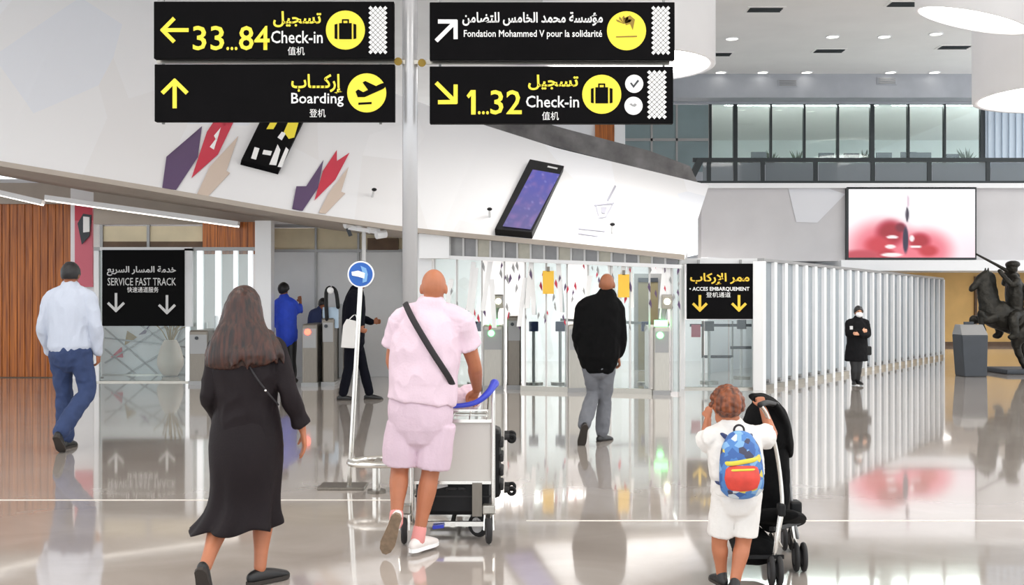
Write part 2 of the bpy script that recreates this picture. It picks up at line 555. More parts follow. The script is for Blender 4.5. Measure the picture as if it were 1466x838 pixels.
# printed flames and displays on the bulkhead
fl1 = [('purple_print', [(232, 271), (238, 226), (262, 229), (289, 182), (283, 226), (252, 273)]),
       ('red_print', [(274, 256), (296, 190), (300, 206), (308, 172), (320, 176), (315, 186), (334, 176), (312, 222)]),
       ('beige_print', [(281, 281), (300, 240), (341, 196), (324, 246), (329, 249), (297, 283)])]
fl2 = [('purple_print', [(418, 300), (424, 268), (438, 268), (463, 230), (455, 270), (433, 303)]),
       ('red_print', [(450, 288), (462, 246), (482, 216), (482, 232), (500, 220), (480, 258)]),
       ('beige_print', [(456, 306), (470, 278), (499, 240), (488, 276), (494, 278), (466, 307)])]
for fl, lab in ((fl1, 'large purple red and beige flame print left of the black leaning panel'), (fl2, 'smaller purple red and beige flame print right of black leaning panel')):
    c = BH(*fl[0][1][0]); t = empty('flame_print', c, lab, 'wall print', 'flame prints on the white bulkhead')
    for m_, pts in fl: on_bulkhead(pts, 'flame_shape', m_, t, .008, .012, 2)
on_bulkhead([(300, 212), (312, 196), (306, 216)], 'flame_highlight', 'letter_white', bpy.data.objects['flame_print'], .004, .022, 1)
on_bulkhead([(306, 196), (316, 184), (310, 204)], 'flame_highlight', 'letter_white', bpy.data.objects['flame_print'], .004, .022, 1)

c = BH(372, 244)
t = empty('leaning_panel', c, 'black leaning panel with yellow and white figures below Boarding sign', 'display panel')
on_bulkhead([(344, 236), (377, 168), (441, 162), (398, 250)], 'panel', 'sign_black', t, .1, .0, 3)
for pts, m_ in (([(380, 192), (388, 178), (398, 178), (390, 192)], 'yellow'), ([(405, 196), (414, 176), (428, 176), (420, 204), (412, 206)], 'yellow'),
                ([(396, 204), (402, 196), (408, 198), (402, 208)], 'letter_white'), ([(358, 234), (363, 218), (370, 220), (365, 236)], 'letter_white'),
                ([(374, 228), (376, 222), (388, 224), (386, 230)], 'letter_white'), ([(384, 243), (396, 214), (400, 222), (394, 244)], 'letter_white'), ([(396, 246), (408, 218), (412, 222), (402, 247)], 'letter_white')):
    on_bulkhead(pts, 'figure', m_, t, .006, .105, 1)

def picture(name, quad, nx, ny, fn, m, parent, flip=False):
    """quad corners TL,TR,BR,BL; colour function of (u right, v down) stored per corner of the grid"""
    tl, tr, br, bl = [V(q) for q in quad]; o0 = wloc(parent) if parent else V((0, 0, 0))
    vs = []; cols = []
    for j in range(ny + 1):
        for i in range(nx + 1):
            u, v = i / nx, j / ny
            vs.append(tuple(tl.lerp(tr, u).lerp(bl.lerp(br, u), v) - o0)); cols.append((*s2l(fn(u, v)), 1))
    fs = [(j*(nx+1)+i, (j+1)*(nx+1)+i, (j+1)*(nx+1)+i+1, j*(nx+1)+i+1) for j in range(ny) for i in range(nx)]
    me = bpy.data.meshes.new(name); me.from_pydata(vs, [], fs)
    at = me.color_attributes.new('picture', 'FLOAT_COLOR', 'POINT')
    for k, c_ in enumerate(cols): at.data[k].color = c_
    me.materials.append(MATS[m]); ob = bpy.data.objects.new(name, me); C.objects.link(ob); ob.parent = parent
    return ob
def mixc(a, b, t): t = max(0, min(1, t)); return tuple(x + (y - x) * t for x, y in zip(a, b))
def sstep(a, b, x): t = max(0, min(1, (x - a) / (b - a))); return t * t * (3 - 2 * t)

t = empty('phone_display', BH(735, 333), 'leaning black framed display with violet blue picture on white bulkhead', 'display panel')
on_bulkhead([(709, 337), (757, 236), (806, 246), (762, 342)], 'frame', 'black_plastic', t, .12, 0, 3)
def blue_pic(u, v):
    c_ = mixc((70, 74, 176), (96, 88, 150), v); n_ = noise.noise(V((u * 5, v * 9, 0)))
    c_ = mixc(c_, (150, 110, 170), max(0, n_) * 1.1); s_ = noise.noise(V((u * 14, v * 26, 4)))
    return mixc(c_, (190, 180, 220), max(0, s_ - .35) * 1.6)
picture('screen', [BH(761, 252, .135), BH(800, 259, .135), BH(760, 339, .135), BH(720, 334, .135)], 14, 34, blue_pic, 'picture_lit', t)
on_bulkhead([(783, 246), (797, 249), (796, 251), (782, 248)], 'speaker_slot', 'letter_grey', t, .004, .123, 1)

t = empty('crest_print', BH(865, 300), 'faint grey crest print on white bulkhead right of the violet display', 'wall print')
mat('faint_grey', (170, 170, 182), .5)
for pts in ([(868, 288), (880, 266), (882, 268), (871, 289)], [(850, 294), (879, 291), (879, 293), (850, 296)], [(852, 296), (854, 296), (858, 310), (856, 311)],
            [(876, 293), (878, 293), (868, 312), (866, 311)], [(856, 312), (868, 310), (868, 312), (856, 314)], [(860, 298), (869, 297), (866, 307), (861, 306)],
            [(828, 327), (866, 331), (866, 333), (828, 329)], [(828, 334), (856, 338), (856, 340), (828, 336)]):
    on_bulkhead(pts, 'print_line', 'faint_grey', t, .003, .012, 1)
for px, py, lab in ((533, 282, 'small dark camera on bulkhead below left end of the pole signs'), (876, 334, 'small dark camera on bulkhead right of the faint crest'), (701, 311, 'small dark camera on bulkhead left of the violet display')):
    p_ = BH(px, py, .0); q_ = BH(px, py, .16)
    t = empty('camera_unit', p_, lab, 'camera', 'small cameras on the white bulkhead')
    G().cyl(p_, q_, .02, 8).build('stem', 'letter_grey', t)
    G().ell(q_, (.045, .05, .03)).build('head', 'black_plastic', t, True)

# stone parapet behind the bulkhead
G().prism([P(640, 168, 23.2), P(1000, 264, 23.2), P(988, 238, 23.2), P(930, 216, 23.2), P(880, 203, 23.2), P(815, 186, 23.2), P(745, 166, 23.2)], (0, 1.2, 0)).build('wall_parapet', 'stone', **S)

# upper wall with the screen
LY = 26.6
wb_ = G().box((P(1004, 0, LY).x, LY, P(0, 374, LY).z), (22, LY + .5, P(0, 265, LY).z)).build('wall_back', 'led_wall', **S)
G().prism([P(1128, 268, LY - .02), P(1180, 268, LY - .02), P(1210, 278, LY - .02), P(1170, 319, LY - .02), P(1140, 318, LY - .02)], (0, .03, 0)).build('wall_patch', mat('pale_panel', (226, 227, 232), .5), wb_)
G().box((P(1004, 0, LY).x, LY - .12, P(0, 270, LY).z), (22, LY + .3, P(0, 263, LY).z)).build('trim_3', 'white_paint', **S)
G().box((P(1200, 0, LY).x, LY - .25, P(0, 388, LY).z), (22, LY + 2, P(0, 373, LY).z)).build('trim_4', 'white_paint', **S)
G().box((-1, LY + .5, 4.2), (22, 36, 4.33)).build('floor_upper', 'ceiling_white', **S)
G().box((P(1004, 0, LY).x, LY + .5, 2.44), (22, 36, 2.6)).build('ceiling_lower', 'fascia_grey', **S)
t = empty('led_screen', P(1305, 371, LY), 'large lit screen showing red hands on white high on wall', 'screen')
G().pbox(1212, 268, 1398, 372, LY - .12, .12).build('casing', 'dark_rail', t)
def hands(u, v):
    c_ = mixc((255, 253, 255), (252, 226, 236), sstep(.35, 1, v) * (.25 + abs(u - .45)))
    d1 = math.hypot((u - .27) / .3, (v - .86) / .44); d2 = math.hypot((u - .6) / .24, (v - .9) / .34)
    c_ = mixc(c_, (240, 120, 136), 1 - sstep(.45, 1.25, d1)); c_ = mixc(c_, (240, 120, 136), 1 - sstep(.45, 1.25, d2))
    for (x, y, a, b, q_) in ((.33, .64, .13, .22, (164, 12, 36)), (.24, .82, .13, .16, (206, 50, 66)), (.56, .76, .1, .14, (176, 18, 40)), (.1, .97, .2, .1, (196, 66, 82)),
                             (.63, .9, .09, .1, (200, 44, 56)), (.3, .95, .08, .08, (190, 40, 56)), (.41, .56, .05, .08, (120, 10, 40))):
        c_ = mixc(c_, q_, 1 - sstep(.45, 1.15, math.hypot((u - x) / a, (v - y) / b)))
    for (x, y, a, b) in ((.345, .7, .05, .025), (.33, .84, .045, .03), (.34, .96, .09, .03), (.53, .84, .05, .02), (.5, .72, .02, .05)):
        c_ = mixc(c_, (255, 240, 240), 1 - sstep(.7, 1.2, math.hypot((u - x) / a, (v - y) / b)))
    d4 = math.hypot((u - .45) / .024, (v - .74) / .2); c_ = mixc(c_, (30, 24, 60), 1 - sstep(.7, 1.15, d4))
    d4 = math.hypot((u - .463) / .014, (v - .37) / .11); c_ = mixc(c_, (50, 40, 60), 1 - sstep(.7, 1.2, d4))
    d4 = math.hypot((u - .47) / .008, (v - .18) / .1); c_ = mixc(c_, (225, 200, 215), 1 - sstep(.7, 1.2, d4))
    return c_
a_ = LY - .13
picture('picture', [P(1215, 271, a_), P(1396, 271, a_), P(1396, 369, a_), P(1215, 369, a_)], 120, 66, hands, 'picture_lit', t)

# railing of the upper floor
RY = 27.3
t = empty('balcony_railing', P(1230, 262, RY), 'black balcony railing with smoked glass in front of upper lounge', 'railing')
G().pbox(992, 226, 1560, 232, RY, .1).build('top_rail', 'dark_rail', t)
G().pbox(985, 259, 1560, 263, RY, .08).build('bottom_rail', 'dark_rail', t)
for px in (1015, 1053, 1092, 1168, 1250, 1331, 1415, 1498):
    G().pbox(px - 3, 230, px + 3, 262, RY + .01, .06).build('post', 'dark_rail', t)
G().bar(P(986, 262, RY), P(1002, 230, RY), .16).build('brace', 'dark_rail', t)
xs_ = [1002, 1053, 1092, 1168, 1250, 1331, 1415, 1498]
for a, b in zip(xs_, xs_[1:]):
    G().pbox(a + 4, 233, b - 4, 259, RY + .03, .02).build('pane', 'glass_smoke', t)
# lounge behind the glass
FY = 36
fz = P(0, 236, FY).z; tz = P(0, 146, FY).z
G().box((P(885, 0, FY).x, FY, 4.33), (24, FY + .3, fz)).build('wall_plinth', 'fascia_grey', **S)
G().box((P(885, 0, FY).x, FY + .1, fz - .15), (24, 47, fz)).build('floor_lounge', 'ceiling_white', **S)
mat('lounge_wall', (240, 244, 243), .6, var=.05, vscale=1)
G().box((P(885, 0, FY).x, 45.5, fz), (26, 45.8, tz + .6)).build('wall_lounge_back', 'lounge_wall', **S)
G().box((P(885, 0, FY).x, FY + .2, tz + .1), (26, 46, tz + .25)).build('ceiling_lounge', 'ceiling_white', **S)
G().box((P(820, 0, 35.2).x, 35.2, tz), (26, 35.9, CZ)).build('wall_fascia', 'fascia_grey', **S)
for i, (x, y) in enumerate(((9.5, 36.65), (15, 36.65), (20.5, 36.65))):  # strips added out of sight behind the header to flood the lounge with light
    t = empty('lounge_fill_light', (x, y, tz + .1), '%s added strip light hidden at the front of the lounge ceiling' % ('left', 'middle', 'right')[i], 'ceiling light', 'added strip lights in the upper lounge')
    G().box((x - 2.6, y - .2, tz + .03), (x + 2.6, y + .2, tz + .1)).build('frame', 'white_paint', t)
    G().box((x - 2.5, y - .15, tz + .01), (x + 2.5, y + .15, tz + .04)).build('diffuser', 'light_fill_lounge', t)
mul = [(1017, 4), (1053, 6), (1104, 3), (1152, 3), (1200, 3), (1249, 6), (1301, 3), (1353, 3), (1407, 6)]
wn = empty('window_1', P(1210, 236, FY), kind='structure')
for px, w in mul: G().pbox(px - w / 2, 146, px + w / 2, 237, FY - .05, .15).build('mullion', 'dark_rail', wn)
for (a, wa), (b, wb2) in zip(mul, mul[1:]): G().pbox(a + wa / 2, 147, b - wb2 / 2, 236, FY, .03).build('pane', 'glass_teal', wn)
G().pbox(885, 143, 1560, 149, FY - .06, .2).build('window_frame', 'fascia_grey', wn)
wn2 = empty('window_2', P(950, 236, 34), kind='structure')
mat('teal_dark', (120, 138, 142), .2, var=.1, vscale=1)
for a, b in ((893, 932), (934, 968), (970, 1014)): G().pbox(a, 150, b, 246, 34, .05).build('pane', 'teal_dark', wn2)
for px in (933, 969): G().pbox(px - 1.5, 150, px + 1.5, 246, 33.97, .08).build('mullion', 'frame_grey', wn2)
G().pbox(893, 198, 1014, 202, 33.97, .08).build('transom', 'frame_grey', wn2)
G().pbox(760, 150, 852, 240, 33.6, .2).build('wall_upper_left', 'wall_white', **S)
wu = G().pbox(852, 150, 880, 240, 33.5, .2).build('wall_upper_wood', 'wood', **S)
G().pbox(880, 150, 895, 240, 33.4, .4).build('trim_5', 'white_paint', **S)
# ribbed pale wall right of the lounge
wr = G().pbox(1411, 146, 1600, 240, FY - .1, .2).build('wall_ribbed', mat('ribbed', (196, 208, 220), .5), **S)
for k in range(16): G().pbox(1415 + k * 10, 150, 1419 + k * 10, 238, FY - .16, .08).build('rib', 'ribbed', wr)
# beams inside the lounge
for px0, px1, py0, py1, y in ((1020, 1130, 165, 172, 43), (1130, 1250, 163, 170, 43), (1210, 1290, 168, 190, 44), (1290, 1404, 176, 192, 44)):
    G().pbox(px0, py0, px1, py1, y, .3).build('beam', mat('lounge_beam', (176, 190, 186), .6), wn)
# furniture in the lounge
lab = ['dark potted plant at left end behind lounge window', 'dark potted plant left of centre behind lounge window', 'dark potted plant at middle mullion of lounge window', 'dark potted plant at right end behind lounge window']
for (px, hgt), l_ in zip(((1104, 16), (1142, 18), (1238, 20), (1384, 24)), lab):
    b_ = P(px, 0, 38.5); b_.z = fz
    t = empty('potted_plant', b_, l_, 'plant', 'plants in the upper lounge')
    G().cyl(b_, b_ + V((0, 0, .32)), [.16, .2], 10).build('pot', 'slate', t)
    g = G()
    for k in range(26):
        a = random.random() * 6.28; r = random.uniform(.08, .3); q = b_ + V((math.cos(a) * r, math.sin(a) * r, .45 + random.random() * hgt * .016))
        d_ = (q - b_ - V((0, 0, .3))).normalized(); w_ = d_.orthogonal().normalized() * .05
        g.prism([b_ + V((0, 0, .32)), q - d_ * .15 + w_, q + d_ * .1, q - d_ * .15 - w_], V((.004, .006, .004)))
    g.build('leaves', 'plant', t, kind='stuff')
def lounge_chair(px, y, l_):
    b_ = P(px, 0, y); b_.z = fz
    t = empty('lounge_chair', b_, l_, 'chair', 'chairs in the upper lounge')
    G().box(b_ + V((-.26, -.26, .36)), b_ + V((.26, .26, .46))).build('seat', 'slate', t)
    G().box(b_ + V((-.26, -.28, .46)), b_ + V((.26, -.2, .66))).build('backrest', 'slate', t)
    for sx in (-.22, .22):
        for sy in (-.22, .22): G().cyl(b_ + V((sx, sy, 0)), b_ + V((sx, sy, .37)), .02, 6).build('leg', 'dark_rail', t)
for px, l_ in ((1084, 'leftmost dark chair behind the lounge window'), (1180, 'dark lounge chair left of the middle window mullion'), (1216, 'dark lounge chair close left of the middle plant'),
               (1262, 'dark lounge chair just right of the middle window mullion'), (1297, 'dark lounge chair at mullion right of middle'), (1318, 'dark lounge chair alone between two right mullions'), (1358, 'rightmost dark chair beside the right lounge plant')):
    lounge_chair(px, 38 + random.random(), l_)
for px0, px1, l_ in ((1125, 1246, 'long pale counter left of the middle lounge mullion'), (1258, 1318, 'short pale counter right of the middle lounge mullion'), (1342, 1400, 'pale counter at the right end of the lounge')):
    a, b = P(px0, 0, 37.2), P(px1, 0, 37.2)
    t = empty('counter', V(((a.x + b.x) / 2, 37.2, fz)), l_, 'counter', 'counters in the upper lounge')
    G().box((a.x, 36.9, fz), (b.x, 37.4, fz + .22)).build('front', mat('counter_pale', (186, 200, 194), .5), t)
    G().box((a.x - .05, 36.85, fz + .22), (b.x + .05, 37.45, fz + .27)).build('top', 'white_paint', t)
# ceiling vents and downlights
for px, py, l_ in ((1095, 13, 'dark slot vent in ceiling, nearest on the left'), (1297, 5, 'dark slot vent in ceiling near the upper drum lamp'), (1187, 72, 'dark slot vent in middle of the visible ceiling'),
                (1366, 67, 'dark slot vent in ceiling left of the lower right drum'), (1026, 77, 'dark slot vent in ceiling beside the left drum lamp')):
    Y = (CZ - HC) * F / (HZ - py); x = P(px, py, Y).x
    t = empty('ceiling_vent', (x, Y, CZ), l_, 'vent', 'slot vents in the ceiling')
    G().box((x - .46, Y - .26, CZ - .02), (x + .46, Y + .26, CZ)).build('frame', 'ceiling_white', t)
    G().box((x - .4, Y - .2, CZ - .03), (x + .4, Y + .2, CZ - .015)).build('slot', 'slate', t)
    for k in range(3): G().box((x - .4, Y - .14 + k * .13, CZ - .045), (x + .4, Y - .12 + k * .13, CZ - .03)).build('slat', 'dark_rail', t)
for px, py in ((1128, 119), (1270, 116)):
    a = 35.2
    t = empty('fascia_vent', P(px, py + 5, a), 'pale grille in the grey fascia, %s of the two' % ('left' if px < 1200 else 'right'), 'vent')
    G().pbox(px - 14, py - 5, px + 14, py + 5, a - .03, .05).build('frame', 'fascia_grey', t)
    for k in range(3): G().pbox(px - 12, py - 4 + k * 3, px + 12, py - 2.6 + k * 3, a - .05, .04).build('slat', 'frame_grey', t)
DL = [(1048, 55), (1192, 52), (1266, 52), (1340, 48), (1032, 108), (1092, 107), (1155, 107), (1275, 106.5), (1338, 106.5)]
for px, py in DL:
    Y = min((CZ - HC) * F / (HZ - py), 34.9); x = P(px, py, Y).x
    row = 'front' if py < 80 else 'back'; k = [d for d in DL if (d[1] < 80) == (py < 80)].index((px, py))
    t = empty('downlight', (x, Y, CZ), '%s small round downlight in the %s ceiling row' % (('first', 'second', 'third', 'fourth', 'fifth')[k], row), 'ceiling light', 'downlights in the ceiling')
    G().torus((x, Y, CZ - .01), .17, .02, (0, 0, 1), 16, 6).build('rim', 'white_paint', t, True)
    G().cyl((x, Y, CZ - .02), (x, Y, CZ), .16, 16).build('lens', 'light_down', t)

# big round drum lamps; the three in view and the same grid over the rest of the hall
def drum(cx, cy, z, r, label, tilt=0., top=CZ - .02, nod=0.):
    t = empty('drum_lamp', (cx, cy, z), label, 'ceiling lamp', 'round drum lamps under the ceiling')
    n = 48; g = G(); vs = []; fs = []
    k = math.tan(tilt); kn_ = math.tan(nod)
    for i in range(n):
        a = 2 * math.pi * i / n; c_, s_ = math.cos(a), math.sin(a)
        for rr, zz in ((r, top), (r, None), (r * .94, None), (r * .94, .22)):
            base = z - k * rr * c_ + kn_ * rr * s_
            vs.append((cx + rr * c_, cy + rr * s_, top if zz == top else base + (zz or 0)))
    for i in range(n):
        a, b = i * 4, ((i + 1) % n) * 4
        for q in range(3): fs.append((a + q, b + q, b + q + 1, a + q + 1))
    g.add(vs, fs).build('shell', 'wall_white', t, True)
    d = G(); d.add([(cx + r * .935 * math.cos(2*math.pi*i/n), cy + r * .935 * math.sin(2*math.pi*i/n), z + .1 - k * r * .935 * math.cos(2*math.pi*i/n) + kn_ * r * .935 * math.sin(2*math.pi*i/n)) for i in range(n)], [tuple(range(n))])
    d.build('diffuser', 'light_white', t)
p_ = P(900, 95, 18); drum(p_.x, p_.y, p_.z, 1.38, 'white drum lamp partly hidden behind the right pole signs')
p_ = P(1540, 140, 18); drum(p_.x, p_.y, p_.z, 1.55, 'white drum lamp at right edge, lower of two')
p_ = P(1392, 30, 14); drum(p_.x, p_.y, p_.z, .68, 'small white drum lamp with slanted underside at top right corner', math.radians(14), nod=math.radians(8))
for x, y in ((-4.5, 7), (3.5, 8.5), (9, 8), (-4.5, 1), (3, 1), (10, 1), (-11, 7), (-11, 1), (15, 8), (15, 1), (15, 21)):
    drum(x, y, 7.9, 1.4, 'round white drum lamp out of view above the hall floor')

# ------------------------------------------------------------------ rooms behind the entrance (walls, ceilings, lights)
G().box((-26, 27.4, 0), (4.3, 27.7, 4.2)).build('wall_inner', 'wall_white', **S)
G().box((4.3, 27.4, 0), (6.6, 27.7, 2.4)).build('wall_inner_right', 'wall_white', **S)
G().box((-26, 22.0, 3.75), (-4.8, 27.6, 3.9)).build('ceiling_inner_left', 'wall_white', **S)
G().box((-4.8, 21.9, 3.0), (3.4, 27.6, 3.15)).build('ceiling_inner_right', 'wall_white', **S)
for x, y, z, l_ in ((-9, 24, 3.74, 'ceiling panel light behind the wood panelling'), (-6, 24, 3.74, 'ceiling panel light behind the fast track entrance'),
                    (-3, 24.5, 2.99, 'ceiling panel light behind the grey partition'), (-.2, 24, 2.99, 'ceiling panel light behind the left gates'), (2.2, 24, 2.99, 'ceiling panel light behind the right gates')):
    t = empty('unseen_panel_light', (x, y, z), l_, 'ceiling light', 'panel lights in the rooms behind the entrance')
    G().box((x - 1.2, y - 1.6, z - .05), (x + 1.2, y + 1.6, z)).build('frame', 'white_paint', t)
    G().box((x - 1.15, y - 1.55, z - .07), (x + 1.15, y + 1.55, z - .03)).build('diffuser', 'light_room' if x > -2 else 'light_soft', t)

# --- left shop front
wo = empty('wall_wood', P(40, 541, 21.8), kind='structure')
for k in range(16):
    x0 = -74 + k * 11
    me = G().pbox(x0, 291, x0 + 10.4, 541, 21.8 + (k % 3) * .006, .08).build('plank', 'wood', wo, bevel=.01)
G().pbox(-80, 540, 146, 546, 21.75, .1).build('baseboard_left', 'brown_dark', **S)
G().pbox(-600, 240, -74, 546, 21.8, .2).build('wall_far_left', 'wall_white', **S)
t = empty('banner', P(117, 410, 21.4), 'tall red and pink banner with phone picture beside wood panelling', 'banner')
G().pbox(107, 292, 132, 411, 21.5, .06).build('panel', 'pink_print', t)
G().pbox(107, 292, 132, 316, 21.48, .025).build('red_field', 'red_print', t)
G().ppoly([(111, 320), (119, 306), (131, 308), (128, 338), (117, 350)], 21.46, .015).build('phone_print', 'slate', t)
G().ppoly([(119, 310), (128, 311), (128, 332), (119, 333)], 21.45, .01).build('phone_screen', 'letter_white', t)
G().pbox(101, 262, 134, 546, 21.56, .3).build('wall_pier', 'wall_white', **S)
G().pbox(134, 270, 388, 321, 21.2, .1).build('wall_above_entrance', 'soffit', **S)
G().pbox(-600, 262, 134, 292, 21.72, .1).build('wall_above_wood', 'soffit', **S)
# glazed entrance
ent = empty('glazed_entrance', P(230, 548, 20.6), 'glazed entrance screen with white posts around the fast track sign', 'glass partition')
posts = [(138, 7), (268, 5), (286, 8), (312, 8), (337, 6), (358, 6)]
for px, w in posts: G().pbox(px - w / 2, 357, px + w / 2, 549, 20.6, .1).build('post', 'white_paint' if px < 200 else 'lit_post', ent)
for (a, wa), (b, w2) in zip(posts, posts[1:]): G().pbox(a + wa / 2, 358, b - w2 / 2, 548, 20.64, .02).build('pane', 'glass', ent)
G().pbox(134, 354, 365, 359, 20.58, .14).build('head_rail', 'frame_grey', ent)
G().pbox(134, 546, 365, 550, 20.58, .14).build('sill_rail', 'steel', ent)
tr = empty('window_3', P(215, 358, 21), kind='structure')
for a, b in ((146, 210), (214, 290)): G().pbox(a, 324, b, 346, 21, .03).build('pane', 'warm_pane', tr)
G().pbox(146, 346, 290, 354, 20.98, .06).build('sill', 'brown_dark', tr)
for px in (145, 212): G().pbox(px - 2, 322, px + 2, 356, 20.96, .1).build('mullion', 'frame_grey', tr)
hd = empty('wall_wood_header', P(328, 364, 20.9), kind='structure')
for k in range(7): G().pbox(290 + k * 10.8, 318, 300.3 + k * 10.8, 364, 20.9 + (k % 2) * .005, .06).build('plank', 'wood', hd)
G().pbox(365, 316, 388, 552, 20.4, .3).build('column_white', 'white_paint', label='white square column behind the long haired woman', cat='column')

# decorated low screen behind the entrance
t = empty('patterned_screen', P(215, 541, 22.6), 'white low screen with thin crossing lines and coloured triangles', 'screen panel')
G().pbox(146, 462, 296, 540, 22.6, .05).build('panel', 'wall_white', t)
for a, b in (((150, 470), (230, 540)), ((150, 520), (240, 465)), ((175, 540), (290, 470)), ((200, 465), (290, 530)), ((150, 500), (200, 540)), ((230, 540), (262, 466)), ((150, 484), (290, 500))):
    G().bar(P(*a, 22.57), P(*b, 22.57), .02, .03).build('line', 'frame_grey', t)
for pts, m_ in (([(158, 512), (174, 497), (176, 512)], 'red_print'), ([(178, 495), (182, 474), (196, 483)], 'gold_dark'), ([(198, 480), (214, 466), (208, 478)], 'purple_print')):
    G().ppoly(pts, 22.57, .02).build('triangle', m_, t)
G().pbox(146, 536, 296, 544, 22.5, .12).build('foot', 'steel', t)
t = empty('flower_vase', P(244, 542, 22.2), 'tall beige vase with pale twigs behind the glazed entrance', 'vase')
b_ = P(244, 545, 22.2); b_.z = 0
G().tube([b_ + V((0, 0, .01)), b_ + V((0, 0, .25)), b_ + V((0, 0, .55)), b_ + V((0, 0, .72))], [.14, .26, .2, .12], 14, sub=4, cap='flat').build('vase', 'beige_print', t, True)
g = G()
for k in range(22):
    a = random.random() * 6.28; r = random.uniform(.1, .34)
    g.tube([b_ + V((0, 0, .6)), b_ + V((math.cos(a) * r * .5, math.sin(a) * r * .4, .9)), b_ + V((math.cos(a) * r, math.sin(a) * r * .6, random.uniform(.95, 1.35)))], [.01, .009, .018], 5, sub=2)
g.build('twigs', 'gold_dark', t, kind='stuff')

# --- grey partition in the middle
gp = empty('grey_partition', P(480, 545, 22), 'tall grey panel partition with beige transom panes behind gates', 'partition')
for a, b in ((389, 451), (453, 512), (514, 577), (579, 602)):
    G().pbox(a, 361, b, 541, 22, .06).build('panel', 'grey_panel', gp)
for a, b in ((389, 451), (453, 512), (514, 602)):
    G().pbox(a, 327, b, 357, 22, .04).build('transom_pane', 'warm_pane', gp)
for px in (388, 452, 513, 578): G().pbox(px - 1.5, 322, px + 1.5, 541, 21.95, .1).build('mullion', 'frame_grey', gp)
for y in (324, 359): G().pbox(386, y - 2, 603, y + 2, 21.94, .12).build('rail', 'frame_grey', gp)
G().pbox(386, 540, 603, 546, 21.93, .14).build('base_rail', 'letter_grey', gp)
G().pbox(526, 341, 570, 358, 21.9, .2).build('louver_box', 'brown_dark', gp)
t = empty('bracket_lamp', P(520, 330, 19), 'white branching bracket with spot heads under bulkhead edge', 'bracket')
G().bar(P(499, 326, 19), P(545, 333, 19), .07).build('arm', 'white_paint', t)
G().cyl(P(521, 330, 19), P(521, 374, 19), .035, 8).build('stem', 'letter_grey', t)
for px, py in ((500, 322), (516, 321), (534, 329), (545, 337)):
    G().cyl(P(px, py, 19) + V((-.07, -.05, 0)), P(px, py, 19) + V((.08, .05, .03)), .07, 10).build('spot_head', 'white_paint', t)
G().bar(P(496, 322, 19), P(502, 338, 19), .06).build('hook', 'slate', t)

# --- glass front under the bulkhead (gates side)
GA, GB = (600, 19.3), (978, 18.0)
def gy(px): return GA[1] + (GB[1] - GA[1]) * (px - GA[0]) / (GB[0] - GA[0])
def gtop(px): return along(BOT, px, 1) - 1
gf = empty('gate_front', P(790, 562, 18.6), 'white glazed gate front with printed marks under the bulkhead', 'glass partition')
mulp = [622, 654, 690, 722, 752, 782, 812, 842, 874, 902, 930, 962, 974]
for px in mulp: G().pbox(px - 1.2, 364, px + 1.2, 425 + 2528 / gy(px) - 3, gy(px), .05).build('mullion', 'letter_grey', gf)
for a, b in zip(mulp, mulp[1:]):
    if a in (690, 722, 812, 930): continue      # the gates stand here
    ya, yb = gy(a) + .02, gy(b) + .02
    q = [P(a + 1.5, 366, ya), P(b - 1.5, 369, yb), P(b - 1.5, 425 + 2528 / yb - 4, yb), P(a + 1.5, 425 + 2528 / ya - 4, ya)]
    G().prism(q, (0, .02, 0)).build('pane', 'glass', gf)
for (p0, p1) in ((600, 690), (746, 818), (842, 934)):
    a = P(p0, 0, gy(p0)); b = P(p1, 0, gy(p1)); a.z = b.z = .04
    G().bar(a, b, .1, .08).build('base_rail', 'steel', gf)
# transom of narrow grey panes
tx = empty('window_4', P(810, 372, 18.6), kind='structure')
n_ = 17
for k in range(n_):
    a = 644 + (972 - 644) * k / n_; b = 644 + (972 - 644) * (k + 1) / n_
    ya, yb = gy(a) - .02, gy(b) - .02
    la, lb = 366 + (a - 644) * .045, 366 + (b - 644) * .045
    q = [P(a + 1.4, gtop(a), ya), P(b - 1.4, gtop(b), yb), P(b - 1.4, lb, yb), P(a + 1.4, la, ya)]
    G().prism(q, (0, .03, 0)).build('pane', ('trans_a', 'trans_b', 'trans_c')[k % 3] if 'trans_a' in MATS else [mat('trans_a', (150, 150, 150), .3, var=.1), mat('trans_b', (136, 136, 138), .3, var=.1), mat('trans_c', (178, 174, 160), .3, var=.1)][0], tx)
    G().prism([P(a - 1.4, gtop(a), ya - .02), P(a + 1.4, gtop(a), ya - .02), P(a + 1.4, la, ya - .02), P(a - 1.4, la, ya - .02)], (0, .08, 0)).build('mullion', 'letter_grey', tx)
a, b = P(600, 367, gy(600) - .05), P(976, 382, gy(976) - .05)
G().bar(a, b, .08, .06).build('rail', 'white_paint', tx)
G().pbox(600, 334, 643, 370, 19.0, .3).build('trim_6', 'white_paint', **S)
G().pbox(596, 334, 618, 558, 19.2, .3).build('column_square', 'white_paint', label='white square column behind the bald man in pink', cat='column')
# printed marks on the glass: tiny kites in red, violet and grey
def marks(px0, px1, col, n, seed):
    rnd = random.Random(seed); g = G()
    for _ in range(n):
        px = rnd.uniform(px0, px1); py = rnd.uniform(378, 470); s_ = rnd.uniform(2.0, 4.2); yy = gy(px) - .01
        lean = rnd.choice((-1, 1)) * s_ * .5
        g.ppoly([(px, py - s_ * 1.8), (px + s_ * .55, py), (px + lean, py + s_ * 2), (px - s_ * .55, py)], yy, .003)
    return g.build('printed_marks', col, gf, kind='stuff')
marks(640, 972, 'red_print', 22, 1); marks(640, 972, 'purple_print', 24, 2); marks(640, 972, 'frame_grey', 46, 3)
